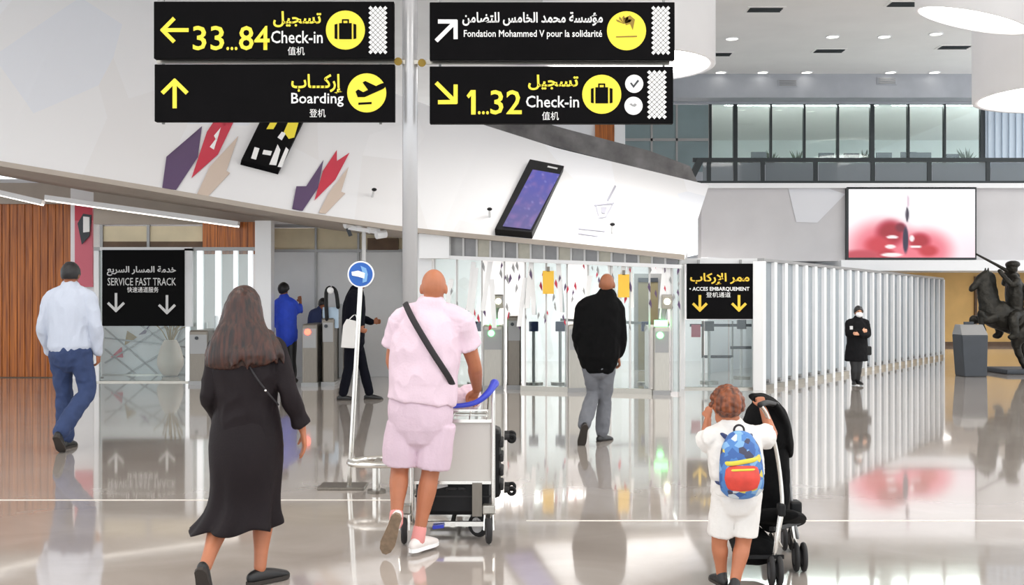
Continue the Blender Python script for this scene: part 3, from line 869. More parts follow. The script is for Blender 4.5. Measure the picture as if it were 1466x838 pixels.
# white leaning bands printed on the glass
g = G(); rnd = random.Random(5)
for _ in range(16):
    px = rnd.uniform(645, 965); py = rnd.uniform(390, 430); l_ = rnd.choice((-1, 1)) * rnd.uniform(4, 10); yy = gy(px) - .006
    g.ppoly([(px - 3, py - 25), (px + 4, py - 25), (px + l_ + 3, py + 45), (px + l_ - 4, py + 45)], yy, .003)
g.build('printed_bands', 'letter_white', gf, kind='stuff')
# dark doorway and grey door frame inside
t = empty('inner_door', P(928, 535, 24), 'brown door in a grey frame seen through the glass front', 'door')
G().pbox(908, 392, 950, 530, 24, .1).build('frame', 'frame_grey', t)
G().pbox(914, 398, 942, 530, 23.97, .08).build('leaf', 'olive_door', t)
G().pbox(914, 398, 942, 404, 23.95, .03).build('header', 'slate', t)
# hanging orange notices
for px, py, l_ in ((785, 404, 'orange notice hanging on the glass left of the black jacket'), (893, 409, 'orange notice hanging on the glass right of the black jacket')):
    y = gy(px) - .08
    t = empty('orange_notice', P(px, py + 16, y), l_, 'notice', 'orange notices on the gate glass')
    G().pbox(px - 8, py - 16, px + 8, py + 17, y, .02).build('sheet', 'orange_sign', t)
    G().pbox(px - 2, py - 22, px + 2, py - 15, y, .015).build('clip', 'steel_dark', t)
# queue posts with navy belt heads
def queue_post(px, y, l_, head='navy'):
    b_ = P(px, 0, y); b_.z = 0
    t = empty('queue_post', b_, l_, 'queue barrier', 'belt posts behind the glass')
    G().cyl(b_, b_ + V((0, 0, .03)), .17, 18).build('base', 'steel', t)
    G().cyl(b_, b_ + V((0, 0, .95)), .028, 10).build('pole', 'letter_grey', t)
    G().box(b_ + V((-.085, -.05, .95)), b_ + V((.085, .06, 1.13))).build('belt_head', head, t, bevel=.01)
    return t
for px, l_ in ((682, 'belt post with navy head beside the left gate'), (764, 'belt post with navy head left of the middle pair'), (802, 'belt post with navy head right of the middle pair'), (925, 'belt post with navy head in front of the brown door')):
    queue_post(px, 20.3, l_)
G().bar(P(802, 458, 20.3) + V((0, 0, 0)), P(925, 463, 20.3), .01, .05).build('belt', 'frame_grey', label='grey belt stretched between two navy headed posts', cat='belt')

# gates
def gate(px, y, l_, light, w=.34, h=1.12, dark=False, reader=True):
    b_ = P(px, 0, y); b_.z = 0
    t = empty('boarding_gate', b_, l_, 'gate', 'automatic gates')
    m_ = 'steel_dark' if dark else 'steel'
    G().box(b_ + V((-w/2, -.12, 0)), b_ + V((w/2, 1.1, h))).build('cabinet', m_, t, bevel=.03)
    G().box(b_ + V((-w/2 - .01, -.14, 0)), b_ + V((w/2 + .01, 1.12, .07))).build('plinth', 'frame_grey', t)
    G().box(b_ + V((-w/2 + .02, -.135, h - .42)), b_ + V((w/2 - .02, -.118, h - .08))).build('front_plate', 'frame_grey', t)
    G().cyl(b_ + V((-.03, -.16, h - .14)), b_ + V((-.03, -.13, h - .14)), .055 if light != 'light_cream' else .03, 14).build('indicator', light if light != 'light_cream' else 'slate', t)
    G().box(b_ + V((w/2, .3, .1)), b_ + V((w/2 + .02, .75, h + .25))).build('wing', 'glass', t)
    if reader:
        G().tube([b_ + V((.04, 0, h - .02)), b_ + V((.04, 0, h + .2)), b_ + V((.08, -.02, h + .34))], [.05, .045, .05], 10).build('reader_stalk', 'frame_grey', t, True)
        G().obox(b_ + V((.09, -.06, h + .4)), (.085, 0, 0), (0, .03, .01), (0, -.02, .11)).build('reader_head', m_, t, bevel=.01)
        G().cyl(b_ + V((.09, -.12, h + .4)), b_ + V((.09, -.09, h + .4)), .05, 12).build('reader_lamp', 'light_cream', t)
        G().box(b_ + V((-.1, -.1, h)), b_ + V((.1, .06, h + .1))).build('scanner', 'light_green' if light == 'light_green' else 'frame_grey', t)
    return t
gate(445, 19.75, 'steel gate with red lamp behind the blue topped woman', 'light_red', .27, 1.1, True, False)
gate(471, 19.9, 'narrow steel gate with curved reader beside the red lamp gate', 'light_cream', .22, 1.2, True, False)
gate(706, 19.1, 'steel gate with green lamps beside the pink shirted man', 'light_green', .34, 1.1)
gate(736, 19.2, 'plain steel gate right of the green lamp gate', 'light_cream', .24, 1.25, True, False)
gate(826, 18.6, 'steel gate half hidden behind the man in black jacket', 'light_cream', .3, 1.12, False, False)
gate(946, 18.1, 'steel gate with bright green lamps by the white post', 'light_green', .26, 1.1)
gate(287, 20.1, 'plain steel gate pillar below fast track sign end', 'light_cream', .34, .98, True, False)
t = empty('reader_arch', P(474, 455, 19.8), 'black curved reader arch on the gate beside dark suit', 'reader')
G().tube([P(468, 458, 19.8), P(467, 420, 19.8), P(473, 412, 19.8), P(481, 418, 19.8), P(484, 440, 19.8)], .035, 10).build('arch', 'black_plastic', t, True)
G().ell(P(473, 416, 19.75), (.06, .05, .06)).build('lens', 'letter_white', t, True)
G().pbox(462, 440, 484, 470, 19.85, .08).build('display', mat('pale_blue', (178, 200, 220), .4), t)

# --- right sign bay and the finned glass wall
t = empty('bay_frame', P(1032, 557, 19.2), 'white and grey door frame around the boarding passage sign', 'door frame')
G().pbox(972, 372, 980, 559, 19.1, .15).build('post', 'white_paint', t)
G().pbox(1079, 372, 1087, 559, 19.1, .15).build('post', 'grey_panel', t)
G().pbox(972, 370, 1090, 378, 19.08, .18).build('head', 'grey_panel', t)
G().pbox(980, 555, 1079, 559, 19.1, .12).build('sill', 'steel', t)
for a, b in ((981, 1008), (1009, 1043), (1044, 1078)): G().pbox(a, 458, b, 555, 19.2, .02).build('pane', 'glass', t)
G().pbox(990, 465, 1003, 483, 21.47, .03).build('pink_notice', 'pink_print', label='small pink notice behind the glass under passage sign', cat='notice')
t = empty('dark_rack', P(1040, 512, 21.5), 'thin dark frame rack behind glass under the passage sign', 'rack')
G().pbox(1005, 460, 1008, 512, 21.5, .05).build('upright', 'brown_dark', t)
G().pbox(1048, 460, 1050, 512, 21.5, .05).build('upright', 'frame_grey', t)
for y, a, b in ((466, 988, 1076), (498, 1046, 1076), (511, 1005, 1050)): G().pbox(a, y - 2, b, y + 2, 21.5, .05).build('crossbar', 'slate', t)
for px in (1007, 1048): G().bar(P(px, 512, 21.5), V((P(px, 0, 21.5).x, 21.5, 0)), .04).build('leg', 'letter_grey', t)

A = P(1089, 0, 18.9); A.z = 0
B = P(1348, 0, 29.0); B.z = 0
L = (B - A).length; D = (B - A).normalized(); N = V((D.y, -D.x, 0))
H0, H1 = 2.18, 2.02
fw = empty('finned_glass_wall', A, 'long glass wall with white upright fins receding to the right', 'glass partition')
nf = 25
for k in range(nf):
    p_ = A + D * (L * k / (nf - 1)); h = H0 + (H1 - H0) * k / (nf - 1)
    G().obox(p_ + V((0, 0, h / 2)) - N * .02, D * .06, N * .09, (0, 0, h / 2)).build('fin', 'white_paint', fw)
    if k < nf - 1:
        q_ = A + D * (L * (k + 1) / (nf - 1)); mid = (p_ + q_) / 2
        G().obox(mid + V((0, 0, h / 2 + .04)), D * (L / (nf - 1) / 2 - .065), N * .01, (0, 0, h / 2 - .06)).build('pane', 'glass_frost', fw)
        G().cyl(mid + V((0, 0, .14)) - N * .0, mid + V((0, 0, .14)) + N * .06, .035, 8).build('clamp', 'frame_grey', fw)
G().obox((A + B) / 2 + V((0, 0, .04)), D * L / 2, N * .06, (0, 0, .04)).build('base_rail', 'steel', fw)
G().prism([A + V((0, 0, H0)) - N * .06, B + V((0, 0, H1)) - N * .06, B + V((0, 0, H1)) + N * .06, A + V((0, 0, H0)) + N * .06], (0, 0, .05)).build('head_rail', 'frame_grey', fw)
W0 = A - N * 2.6 + D * 3.4; W1 = B - N * 2.6 + D * 0
G().obox((W0 + W1) / 2 + V((0, 0, 1.2)), (W1 - W0) / 2, N * .08, (0, 0, 1.2)).build('wall_corridor', 'wall_white', **S)
for k in range(7):
    p_ = A + D * (1.0 + k * 1.5) - N * 1.4
    t = queue_post(733 + p_.x / p_.y * F, p_.y, 'steel belt post in corridor behind finned glass, %s from the sign bay' % ('first', 'second', 'third', 'fourth', 'fifth', 'sixth', 'seventh')[k], 'slate')

# ochre wall and right side
for x, l_ in ((11.5, 'left unseen panel light added to brighten the ochre wall'), (15.5, 'right unseen panel light added to brighten the ochre wall')):  # unseen lamps added under the upper floor to brighten the ochre wall
    t = empty('unseen_panel_light', (x, 32.5, 2.44), l_, 'ceiling light', 'added panel lights under the upper floor')
    G().box((x - .9, 31.2, 2.39), (x + .9, 33.8, 2.44)).build('frame', 'white_paint', t)
    G().box((x - .8, 31.3, 2.37), (x + .8, 33.7, 2.4)).build('diffuser', 'light_room', t)
G().box((9.5, 36.2, 0), (26, 36.5, 2.5)).build('wall_right', 'ochre_wall', **S)
G().box((9.5, 36.1, 0), (26, 36.25, .12)).build('baseboard_right', 'brown_dark', **S)
G().pbox(1396, 396, 1399, 480, 36.1, .15).build('trim_7', 'brown_dark', **S)

# ------------------------------------------------------------------ pole and signs
SY = 13.5
pole = empty('sign_pole', V((P(587, 0, 13.75).x, 13.75, 0)), 'tall round grey pole carrying the four black signs', 'pole')
x = pole.location.x
G().cyl((x, 13.75, 0), (x, 13.75, CZ), .094, 24).build('shaft', 'pole_grey', pole, True)
G().cyl((x, 13.75, 0), (x, 13.75, .03), .2, 24).build('base_plate', 'steel', pole)
for py in (88, 90):
    pass
G().bar(P(225, 88, 13.7), P(958, 90.5, 13.7), .05, .05).build('cross_arm', 'steel', pole)
G().bar(P(225, -4, 13.7), P(958, -3, 13.7), .05, .05).build('cross_arm', 'steel', pole)
for px, py in ((570, 88), (604, 90)): G().cyl(P(px, py, 13.62), P(px, py, 13.78), .05, 10).build('clamp', 'gold_dark', pole)
for px in (234, 545, 630, 950): G().bar(P(px, -6, 13.7), P(px, 178, 13.7), .03, .03).build('hanger', 'frame_grey', pole)

def sign(x0, y0, x1, y1, Y, label, th=.1):
    t = empty('direction_sign', P((x0 + x1) / 2, y1, Y), label, 'sign', 'black hanging direction signs')
    G().pbox(x0, y0, x1, y1, Y, th).build('panel', 'sign_black', t, bevel=.008)
    return t
def disc(cx, cy, r, Y, m, t, name='pictogram_disc'):
    return G().ppoly([(cx + r * math.cos(2*math.pi*i/36), cy + r * math.sin(2*math.pi*i/36)) for i in range(36)], Y, .006).build(name, m, t)
def checker(x0, y0, x1, y1, t, Y):
    g = G(); nx = 4; w = (x1 - x0) / nx; ny = max(1, round((y1 - y0) / (w * .98))); h = (y1 - y0) / ny
    for j in range(2 * ny - 1):
        for i in range(nx if j % 2 == 0 else nx - 1):
            cx = x0 + w * (i + .5 + (.5 if j % 2 else 0)); cy = y0 + h * (j * .5 + .5)
            g.ppoly([(cx, cy - h*.43), (cx + w*.43, cy), (cx, cy + h*.43), (cx - w*.43, cy)], Y, .004)
    return g.build('lattice_pattern', 'letter_white', t)
Z = SY - .008
def suitcase(cx, cy, d, Y):
    g = G()
    g.ppoly([(cx-9, cy-10), (cx+9, cy-10), (cx+9, cy+13), (cx-9, cy+13)], Y, .004)
    g.ppoly([(cx-15.5, cy-8), (cx-11.5, cy-9), (cx-11.5, cy+13), (cx-15.5, cy+12)], Y, .004)
    g.ppoly([(cx+11.5, cy-9), (cx+15.5, cy-8), (cx+15.5, cy+12), (cx+11.5, cy+13)], Y, .004)
    for q in ([(cx-5, cy-15), (cx-3, cy-15), (cx-3, cy-10), (cx-5, cy-10)], [(cx+3, cy-15), (cx+5, cy-15), (cx+5, cy-10), (cx+3, cy-10)], [(cx-5, cy-15.5), (cx+5, cy-15.5), (cx+5, cy-13.5), (cx-5, cy-13.5)]): g.ppoly(q, Y, .004)
    return g.build('suitcase_symbol', 'sign_black', d)
# left, upper
t = sign(220, 2, 564, 84, SY, 'black sign with left arrow reading 33...84 Check-in')
arrow(249, 43, 38, -math.pi / 2, Z, 'yellow', t)
lettering('33', (276, 37, 321, 72), Z, 'yellow', t, .012); lettering('...', (324, 67, 340, 72), Z, 'yellow', t); lettering('84', (342, 37, 386, 72), Z, 'yellow', t, .012)
lettering(arabic('تسجيل'), (391, 16, 460, 39), Z, 'yellow', t, .025); lettering('Check-in', (388, 44, 462, 62), Z, 'letter_white', t, .01); lettering('值机', (412, 67, 436, 79), Z, 'letter_white', t, 0.)
d = disc(494.5, 43, 28, Z, 'yellow', t); suitcase(494.5, 43, d, Z - .006); checker(527, 8, 555, 78, t, Z)
# left, lower
t = sign(221, 92, 565, 174, SY, 'black sign with up arrow reading Boarding')
arrow(250, 133, 40, 0, Z, 'yellow', t)
lettering(arabic('إركـــاب'), (417, 106, 490, 134), Z, 'yellow', t, .025); lettering('Boarding', (417, 133, 492, 153), Z, 'letter_white', t, .01); lettering('登机', (443, 156, 466, 168), Z, 'letter_white', t, 0.)
d = disc(525, 133, 28, Z, 'yellow', t)
g = G()
g.ppoly([(509, 131), (513, 128), (520, 132), (545, 120), (552, 118), (554, 122), (549, 127), (522, 139), (512, 139)], Z - .006, .004)
g.ppoly([(527, 129), (519, 118), (523, 116), (540, 124)], Z - .006, .004)
g.ppoly([(513, 147), (532, 146), (532, 149), (513, 150)], Z - .006, .004)
g.build('aircraft_symbol', 'sign_black', d)
# right, upper
t = sign(615, 3, 966, 86, SY, 'black sign with white arrow up right and Fondation lettering')
arrow(640, 43, 40, math.pi / 4, Z, 'letter_white', t)
lettering(arabic('مؤسسة محمد الخامس للتضامن'), (662, 17, 863, 37), Z, 'letter_white', t, .025); lettering('Fondation Mohammed V pour la solidarité', (664, 43, 862, 56), Z, 'letter_white', t, .012)
d = disc(897, 44, 28, Z, 'yellow', t)
g = G()
for k in range(5):
    a = math.radians(-150 + 30 * k); g.ppoly([(893, 34), (893 + 10*math.cos(a-.2), 33 + 8*math.sin(a-.2)), (893 + 13*math.cos(a), 34 + 12*math.sin(a)), (893 + 10*math.cos(a+.2), 34 + 8*math.sin(a+.2))], Z - .006, .004)
g.ppoly([(893, 26), (902, 22), (909, 28), (906, 43), (902, 34), (896, 36)], Z - .006, .004)
g.ppoly([(882, 52), (912, 51), (912, 53), (882, 53.5)], Z - .006, .004)
g.build('emblem', 'gold_dark', d); checker(932, 8, 960, 79, t, Z)
# right, lower
t = sign(615, 95, 964, 177, SY, 'black sign with arrow down right reading 1...32 Check-in')
arrow(640, 134, 40, math.pi * .75, Z, 'yellow', t)
G().ppoly([(668, 137), (674, 129), (681, 129), (681, 164), (674.5, 164), (674.5, 137), (671, 141)], Z, .004).build('lettering', 'yellow', t); lettering('...', (684, 159, 700, 164), Z, 'yellow', t); lettering('32', (702, 129, 747, 164), Z, 'yellow', t, .012)
lettering(arabic('تسجيل'), (756, 107, 828, 129), Z, 'yellow', t, .025); lettering('Check-in', (753, 137, 829, 154), Z, 'letter_white', t, .01); lettering('值机', (776, 160, 800, 172), Z, 'letter_white', t, 0.)
d = disc(861.5, 135, 28, Z, 'yellow', t); suitcase(861.5, 135, d, Z - .006)
d = disc(908, 120, 13, Z, 'letter_white', t, 'white_disc'); G().ppoly([(902, 119), (904, 118), (907, 122), (913, 114), (915, 116), (907, 126)], Z - .006, .004).build('check_mark', 'slate', d)
d = disc(907, 151.5, 13, Z, 'letter_white', t, 'white_disc'); G().ppoly([(901, 149), (904, 148), (906, 150), (909, 148), (912, 150), (909, 153), (905, 152)], Z - .006, .004).build('small_mark', 'frame_grey', d)
checker(926, 100, 955, 171, t, Z)

# fast track sign
FS = 20.5
t = empty('fast_track_sign', P(205, 466, FS), 'square black sign with grey arrows reading SERVICE FAST TRACK', 'sign')
G().pbox(146, 358, 264, 467, FS, .1).build('panel', mat('sign_jet', (6, 6, 7), .7, spec=.1), t, bevel=.008)
G().pbox(264, 356, 275, 468, FS + .02, .08).build('side_frame', 'grey_panel', t)
G().pbox(143, 354, 275, 359, FS + .02, .08).build('top_frame', 'grey_panel', t)
q = FS - .01
lettering(arabic('خدمة المسار السريع'), (153, 381, 252, 395), q, 'letter_grey', t, .025); lettering('SERVICE FAST TRACK', (154, 398, 252, 409), q, 'letter_grey', t, .005); lettering('快速通道服务', (182, 411, 227, 419), q, 'letter_white', t, 0.)
arrow(166, 434, 26, math.pi, q, 'letter_grey', t, .28); arrow(239, 437, 26, math.pi, q, 'letter_grey', t, .28)
# boarding passage sign
FS = 18.95
t = empty('passage_sign', P(1030, 457, FS), 'square black sign with two amber down arrows in white bay', 'sign')
G().pbox(984, 377.5, 1078, 457, FS, .1).build('panel', 'sign_black', t, bevel=.008)
q = FS - .01
lettering(arabic('ممر الإركاب'), (988, 391, 1073, 408), q, 'amber', t, .025); lettering('• ACCES EMBARQUEMENT', (987, 411, 1073, 417.5), q, 'letter_white', t, .02); lettering('登机通道', (1011, 418.5, 1046, 426), q, 'letter_white', t, 0.)
arrow(1002, 435, 22, math.pi, q, 'amber', t, .34); arrow(1058, 435, 22, math.pi, q, 'amber', t, .34)
for px in (1000, 1060): G().bar(P(px, 372, FS + .06), P(px, 379, FS + .06), .04).build('hanger', 'frame_grey', t)

# blue round sign on a leaning stand
SY2 = 9.25
b_ = V((P(500, 0, SY2).x, SY2, 0)); tp = P(517, 393, SY2)
t = empty('mask_sign_stand', b_, 'blue round sign on a thin leaning steel stand with flat base', 'sign stand')
G().box(V((P(458, 0, SY2).x, SY2 - .14, .0)), V((P(524, 0, SY2).x, SY2 + .14, .022))).build('base_plate', 'steel_dark', t, bevel=.004)
G().tube([b_ + V((0, 0, .01)), b_.lerp(tp, .5), tp], .02, 10, sub=2).build('pole', 'chrome', t, True)
d = G().prism([tp + V((.098 * math.cos(i * math.pi / 18), -.025, .098 * math.sin(i * math.pi / 18))) for i in range(36)], (0, .012, 0)).build('sign_disc', 'blue_sign', t)
c_ = tp + V((0, -.031, 0))
G().prism([c_ + V((.11 * math.cos(i * math.pi / 18), .012, .11 * math.sin(i * math.pi / 18))) for i in range(36)], (0, .006, 0)).build('white_rim', 'letter_white', d)
G().prism([c_ + V(q_) for q_ in ((.0, 0, .07), (.045, 0, .05), (.06, 0, .0), (.05, 0, -.06), (.015, 0, -.07), (.02, 0, .0))], (0, .004, 0)).build('face_symbol', mat('pale_blue2', (120, 170, 220), .4), d)
G().prism([c_ + V(q_) for q_ in ((-.075, -.003, .02), (-.02, -.003, .03), (.035, -.003, .01), (.03, -.003, -.035), (-.02, -.003, -.02), (-.07, -.003, -.01))], (0, .004, 0)).build('mask_symbol', 'letter_white', d)

# low chrome hoop stand left of the pink man
HY = 9.0
t = empty('hoop_stand', V((P(545, 0, HY).x, HY, 0)), 'low chrome tube hoop on a short leg beside blue sign stand', 'rail')
zc = P(0, 662, HY).z; xl = P(497, 0, HY).x; xr = P(640, 0, HY).x
G().tube([V((xl + .02, HY, zc)), V((xl + .12, HY - .14, zc)), V((xl + .4, HY - .16, zc)), V((xr - .1, HY - .16, zc)), V((xr, HY, zc)), V((xr - .1, HY + .16, zc)), V((xl + .4, HY + .17, zc + .01)), V((xl + .14, HY + .16, zc))], .025, 10, (0, 0, 1), 5, closed=True).build('hoop', 'chrome', t, True)
for px in (539, 606):
    x = P(px, 0, HY).x; g = G()
    G().cyl((x, HY, 0.02), (x, HY, zc - .02), .035, 12).build('leg', 'chrome', t)
    G().cyl((x, HY, 0), (x, HY, .025), .075, 16).build('foot', 'steel_dark', t)
    G().bar((x, HY - .16, zc), (x, HY + .17, zc), .03).build('cross_bar', 'steel', t)

# ------------------------------------------------------------------ statue and box at the right edge
TY = 23.2
t = empty('bronze_statue', P(1452, 537, TY), 'dark bronze statue of rearing horse and rider aiming long rifle', 'statue')
def q(px, py, dy=0): return P(px, py, TY) + V((0, dy, 0))
b0 = V((P(1425, 0, TY).x, TY - .55, 0)); b1 = V((P(1505, 0, TY).x, TY + .55, .1))
G().box(b0, b1).build('base', 'slate', t, bevel=.03)
g = G(); sd = (0, 1, 0)
g.tube([q(1416, 440), q(1424, 448), q(1442, 457), q(1466, 462), q(1482, 466)], [(.2, .24), (.27, .3), (.28, .28), (.29, .3), (.2, .22)], 14, sd)
g.tube([q(1420, 446), q(1413, 422), q(1411, 404), q(1410, 396)], [(.17, .24), (.13, .2), (.1, .15), (.09, .11)], 12, sd)
g.tube([q(1413, 395), q(1404, 401), q(1395, 410), q(1391, 414)], [(.09, .13), (.085, .11), (.065, .075), (.06, .06)], 12, sd)
for s_ in (-1, 1):
    g.tube([q(1412, 391, s_ * .06), q(1413, 384, s_ * .07)], [.035, .012], 6, sd, 1)
    g.tube([q(1418, 455, s_ * .16), q(1405, 458, s_ * .18), q(1398, 452 + 5 * s_, s_ * .2), q(1399, 468 + 5 * s_, s_ * .2), q(1403, 478 + 5 * s_, s_ * .2)], [.13, .085, .065, .045, .055], 10, sd)
    k = 10 * (s_ + 1)
    g.tube([q(1466 + k * .5, 466, s_ * .17), q(1452 + k, 482, s_ * .2), q(1449 + k, 496, s_ * .2), q(1456 + k, 514, s_ * .2), q(1463 + k, 529, s_ * .2), q(1461 + k, 534, s_ * .2)], [.22, .16, .085, .065, .06, .075], 10, sd)
g.tube([q(1484, 462), q(1494, 470), q(1498, 500), q(1496, 520)], [.07, .1, .09, .03], 8, sd)
for k in range(9):
    f_ = k / 8; g.tube([q(1416 + 6 * f_, 392 + 46 * f_), q(1422 + 8 * f_, 396 + 46 * f_), q(1424 + 8 * f_, 404 + 48 * f_)], [.06, .05, .02], 6, sd, 2)
hz = g.solid(.022, 3, (.012, 5, (1, 1, 1))).build_solid('horse', 'bronze', t)
g = G()
g.tube([q(1452, 455), q(1453, 440), q(1452, 420), q(1451, 402), q(1450, 394)], [(.2, .19), (.18, .17), (.22, .17), (.2, .13), (.07, .08)], 12, sd)
g.ell(q(1449, 383), (.11, .12, .14)); g.ell(q(1450, 379), (.15, .15, .08)); g.tube([q(1446, 384), q(1440, 386)], [.03, .02], 6, sd, 1)
g.tube([q(1450, 402, -.2), q(1440, 408, -.26), q(1428, 388, -.1)], [.075, .06, .045], 8, sd)
g.tube([q(1452, 402, .2), q(1444, 406, .2), q(1442, 390, .02)], [.075, .06, .045], 8, sd)
for s_ in (-1, 1): g.tube([q(1452, 452, s_ * .15), q(1440, 456, s_ * .34), q(1442, 478, s_ * .36), q(1436, 482, s_ * .36)], [.13, .11, .08, .06], 8, sd)
g.tube([q(1456, 404, .0), q(1470, 420, .05), q(1482, 450, .02)], [(.16, .05), (.22, .05), (.2, .03)], 8, sd)
g.solid(.02, 3, (.01, 7, (1, 1, 1))).build_solid('rider', 'bronze', t)
G().tube([q(1396, 364, -.05), q(1425, 379, -.03), q(1440, 387, 0), q(1457, 395, .03)], [.02, .03, .04, .06], 8, sd, 2).build('rifle', 'bronze', t, True)

KY = 22.0
t = empty('kiosk_box', P(1396, 540, KY), 'dark slate box with sloped grey top in front of statue', 'kiosk')
a, b = P(1377, 541, KY), P(1415, 480, KY)
G().add([(a.x + .06, KY, 0), (b.x - .02, KY, 0), (b.x - .02, KY + .5, 0), (a.x + .06, KY + .5, 0), (a.x, KY, b.z), (b.x, KY, b.z), (b.x, KY + .5, b.z), (a.x, KY + .5, b.z)], [(0,3,2,1),(4,5,6,7),(0,1,5,4),(1,2,6,5),(2,3,7,6),(3,0,4,7)]).build('body', 'slate', t, bevel=.02)
G().add([(a.x, KY, b.z), (b.x, KY, b.z), (b.x, KY + .5, b.z), (a.x, KY + .5, b.z), (a.x + .06, KY + .25, b.z + .2), (b.x, KY + .25, b.z + .2), (b.x, KY + .5, b.z + .2), (a.x + .06, KY + .5, b.z + .2)], [(0,3,2,1),(4,5,6,7),(0,1,5,4),(1,2,6,5),(2,3,7,6),(3,0,4,7)]).build('sloped_top', 'frame_grey', t, bevel=.01)
G().pbox(1381, 461, 1394, 467, KY + .3, .06).build('handle', 'slate', t)

# ------------------------------------------------------------------ people
mat('shirt_white', (186, 193, 208), .8, bump=.15, bscale=60)
mat('jeans', (44, 60, 98), .85, var=.15, vscale=9, bump=.2, bscale=120)
mat('shoe_black', (20, 20, 22), .45)
mat('sole_dark', (52, 46, 42), .8)
mat('dress_black', (26, 19, 22), .65, spec=.2, var=.12, vscale=5, bump=.1, bscale=80)
mat('pink_cloth', (224, 200, 213), .85, var=.03, vscale=8, bump=.15, bscale=70)
mat('pink_cloth_dark', (214, 190, 204), .85, var=.03, vscale=8, bump=.15, bscale=70)
mat('strap_black', (38, 34, 38), .7)
mat('sneaker', (232, 224, 220), .6, var=.05, vscale=20)
mat('sock_pink', (226, 150, 146), .8)
mat('sole_tan', (132, 112, 92), .8, var=.2, vscale=30)
mat('jacket_black', (11, 11, 12), .9, spec=.12, bump=.15, bscale=60)
mat('trouser_grey', (104, 106, 112), .85, var=.08, vscale=9, bump=.15, bscale=80)
mat('suit_navy', (14, 15, 24), .9, spec=.12, bump=.12, bscale=80)
mat('top_blue', (40, 74, 204), .7, var=.1, vscale=8)
mat('cloth_navy', (40, 52, 92), .8)
mat('coat_black', (22, 22, 24), .9, spec=.15, var=.1, vscale=8)
mat('mask_white', (240, 240, 242), .8)
mat('cloth_white', (224, 220, 216), .85, var=.02, vscale=8, bump=.15, bscale=60)
mat('bag_white', (228, 226, 224), .7)
mat('pack_blue', (70, 122, 184), .6, var=.2, vscale=14)
mat('pack_red', (206, 66, 54), .5, var=.2, vscale=12)
mat('pack_yellow', (214, 200, 70), .5)
mat('leather_tan', (120, 84, 56), .5)

def streak_hair(name, a, b, sc_=60):
    m = bpy.data.materials.new(name); m.use_nodes = True; nt = m.node_tree
    bs = nt.nodes['Principled BSDF']; bs.inputs['Roughness'].default_value = .42
    tc = nt.nodes.new('ShaderNodeTexCoord'); mp = nt.nodes.new('ShaderNodeMapping'); mp.inputs['Scale'].default_value = (sc_, sc_, sc_ * .07)
    n = nt.nodes.new('ShaderNodeTexNoise'); n.inputs['Scale'].default_value = 1; n.inputs['Detail'].default_value = 4
    r = nt.nodes.new('ShaderNodeValToRGB'); r.color_ramp.elements[0].position = .35; r.color_ramp.elements[1].position = .72
    r.color_ramp.elements[0].color = (*s2l(a), 1); r.color_ramp.elements[1].color = (*s2l(b), 1)
    nt.links.new(tc.outputs['Object'], mp.inputs[0]); nt.links.new(mp.outputs[0], n.inputs[0]); nt.links.new(n.outputs[0], r.inputs[0]); nt.links.new(r.outputs[0], bs.inputs[0])
    bp = nt.nodes.new('ShaderNodeBump'); bp.inputs['Strength'].default_value = .5; bp.inputs['Distance'].default_value = .01
    nt.links.new(n.outputs[0], bp.inputs['Height']); nt.links.new(bp.outputs[0], bs.inputs['Normal'])
    MATS[name] = m
streak_hair('hair_brown', (22, 12, 10), (74, 36, 24))
streak_hair('hair_curly', (70, 34, 18), (150, 78, 38), 40)

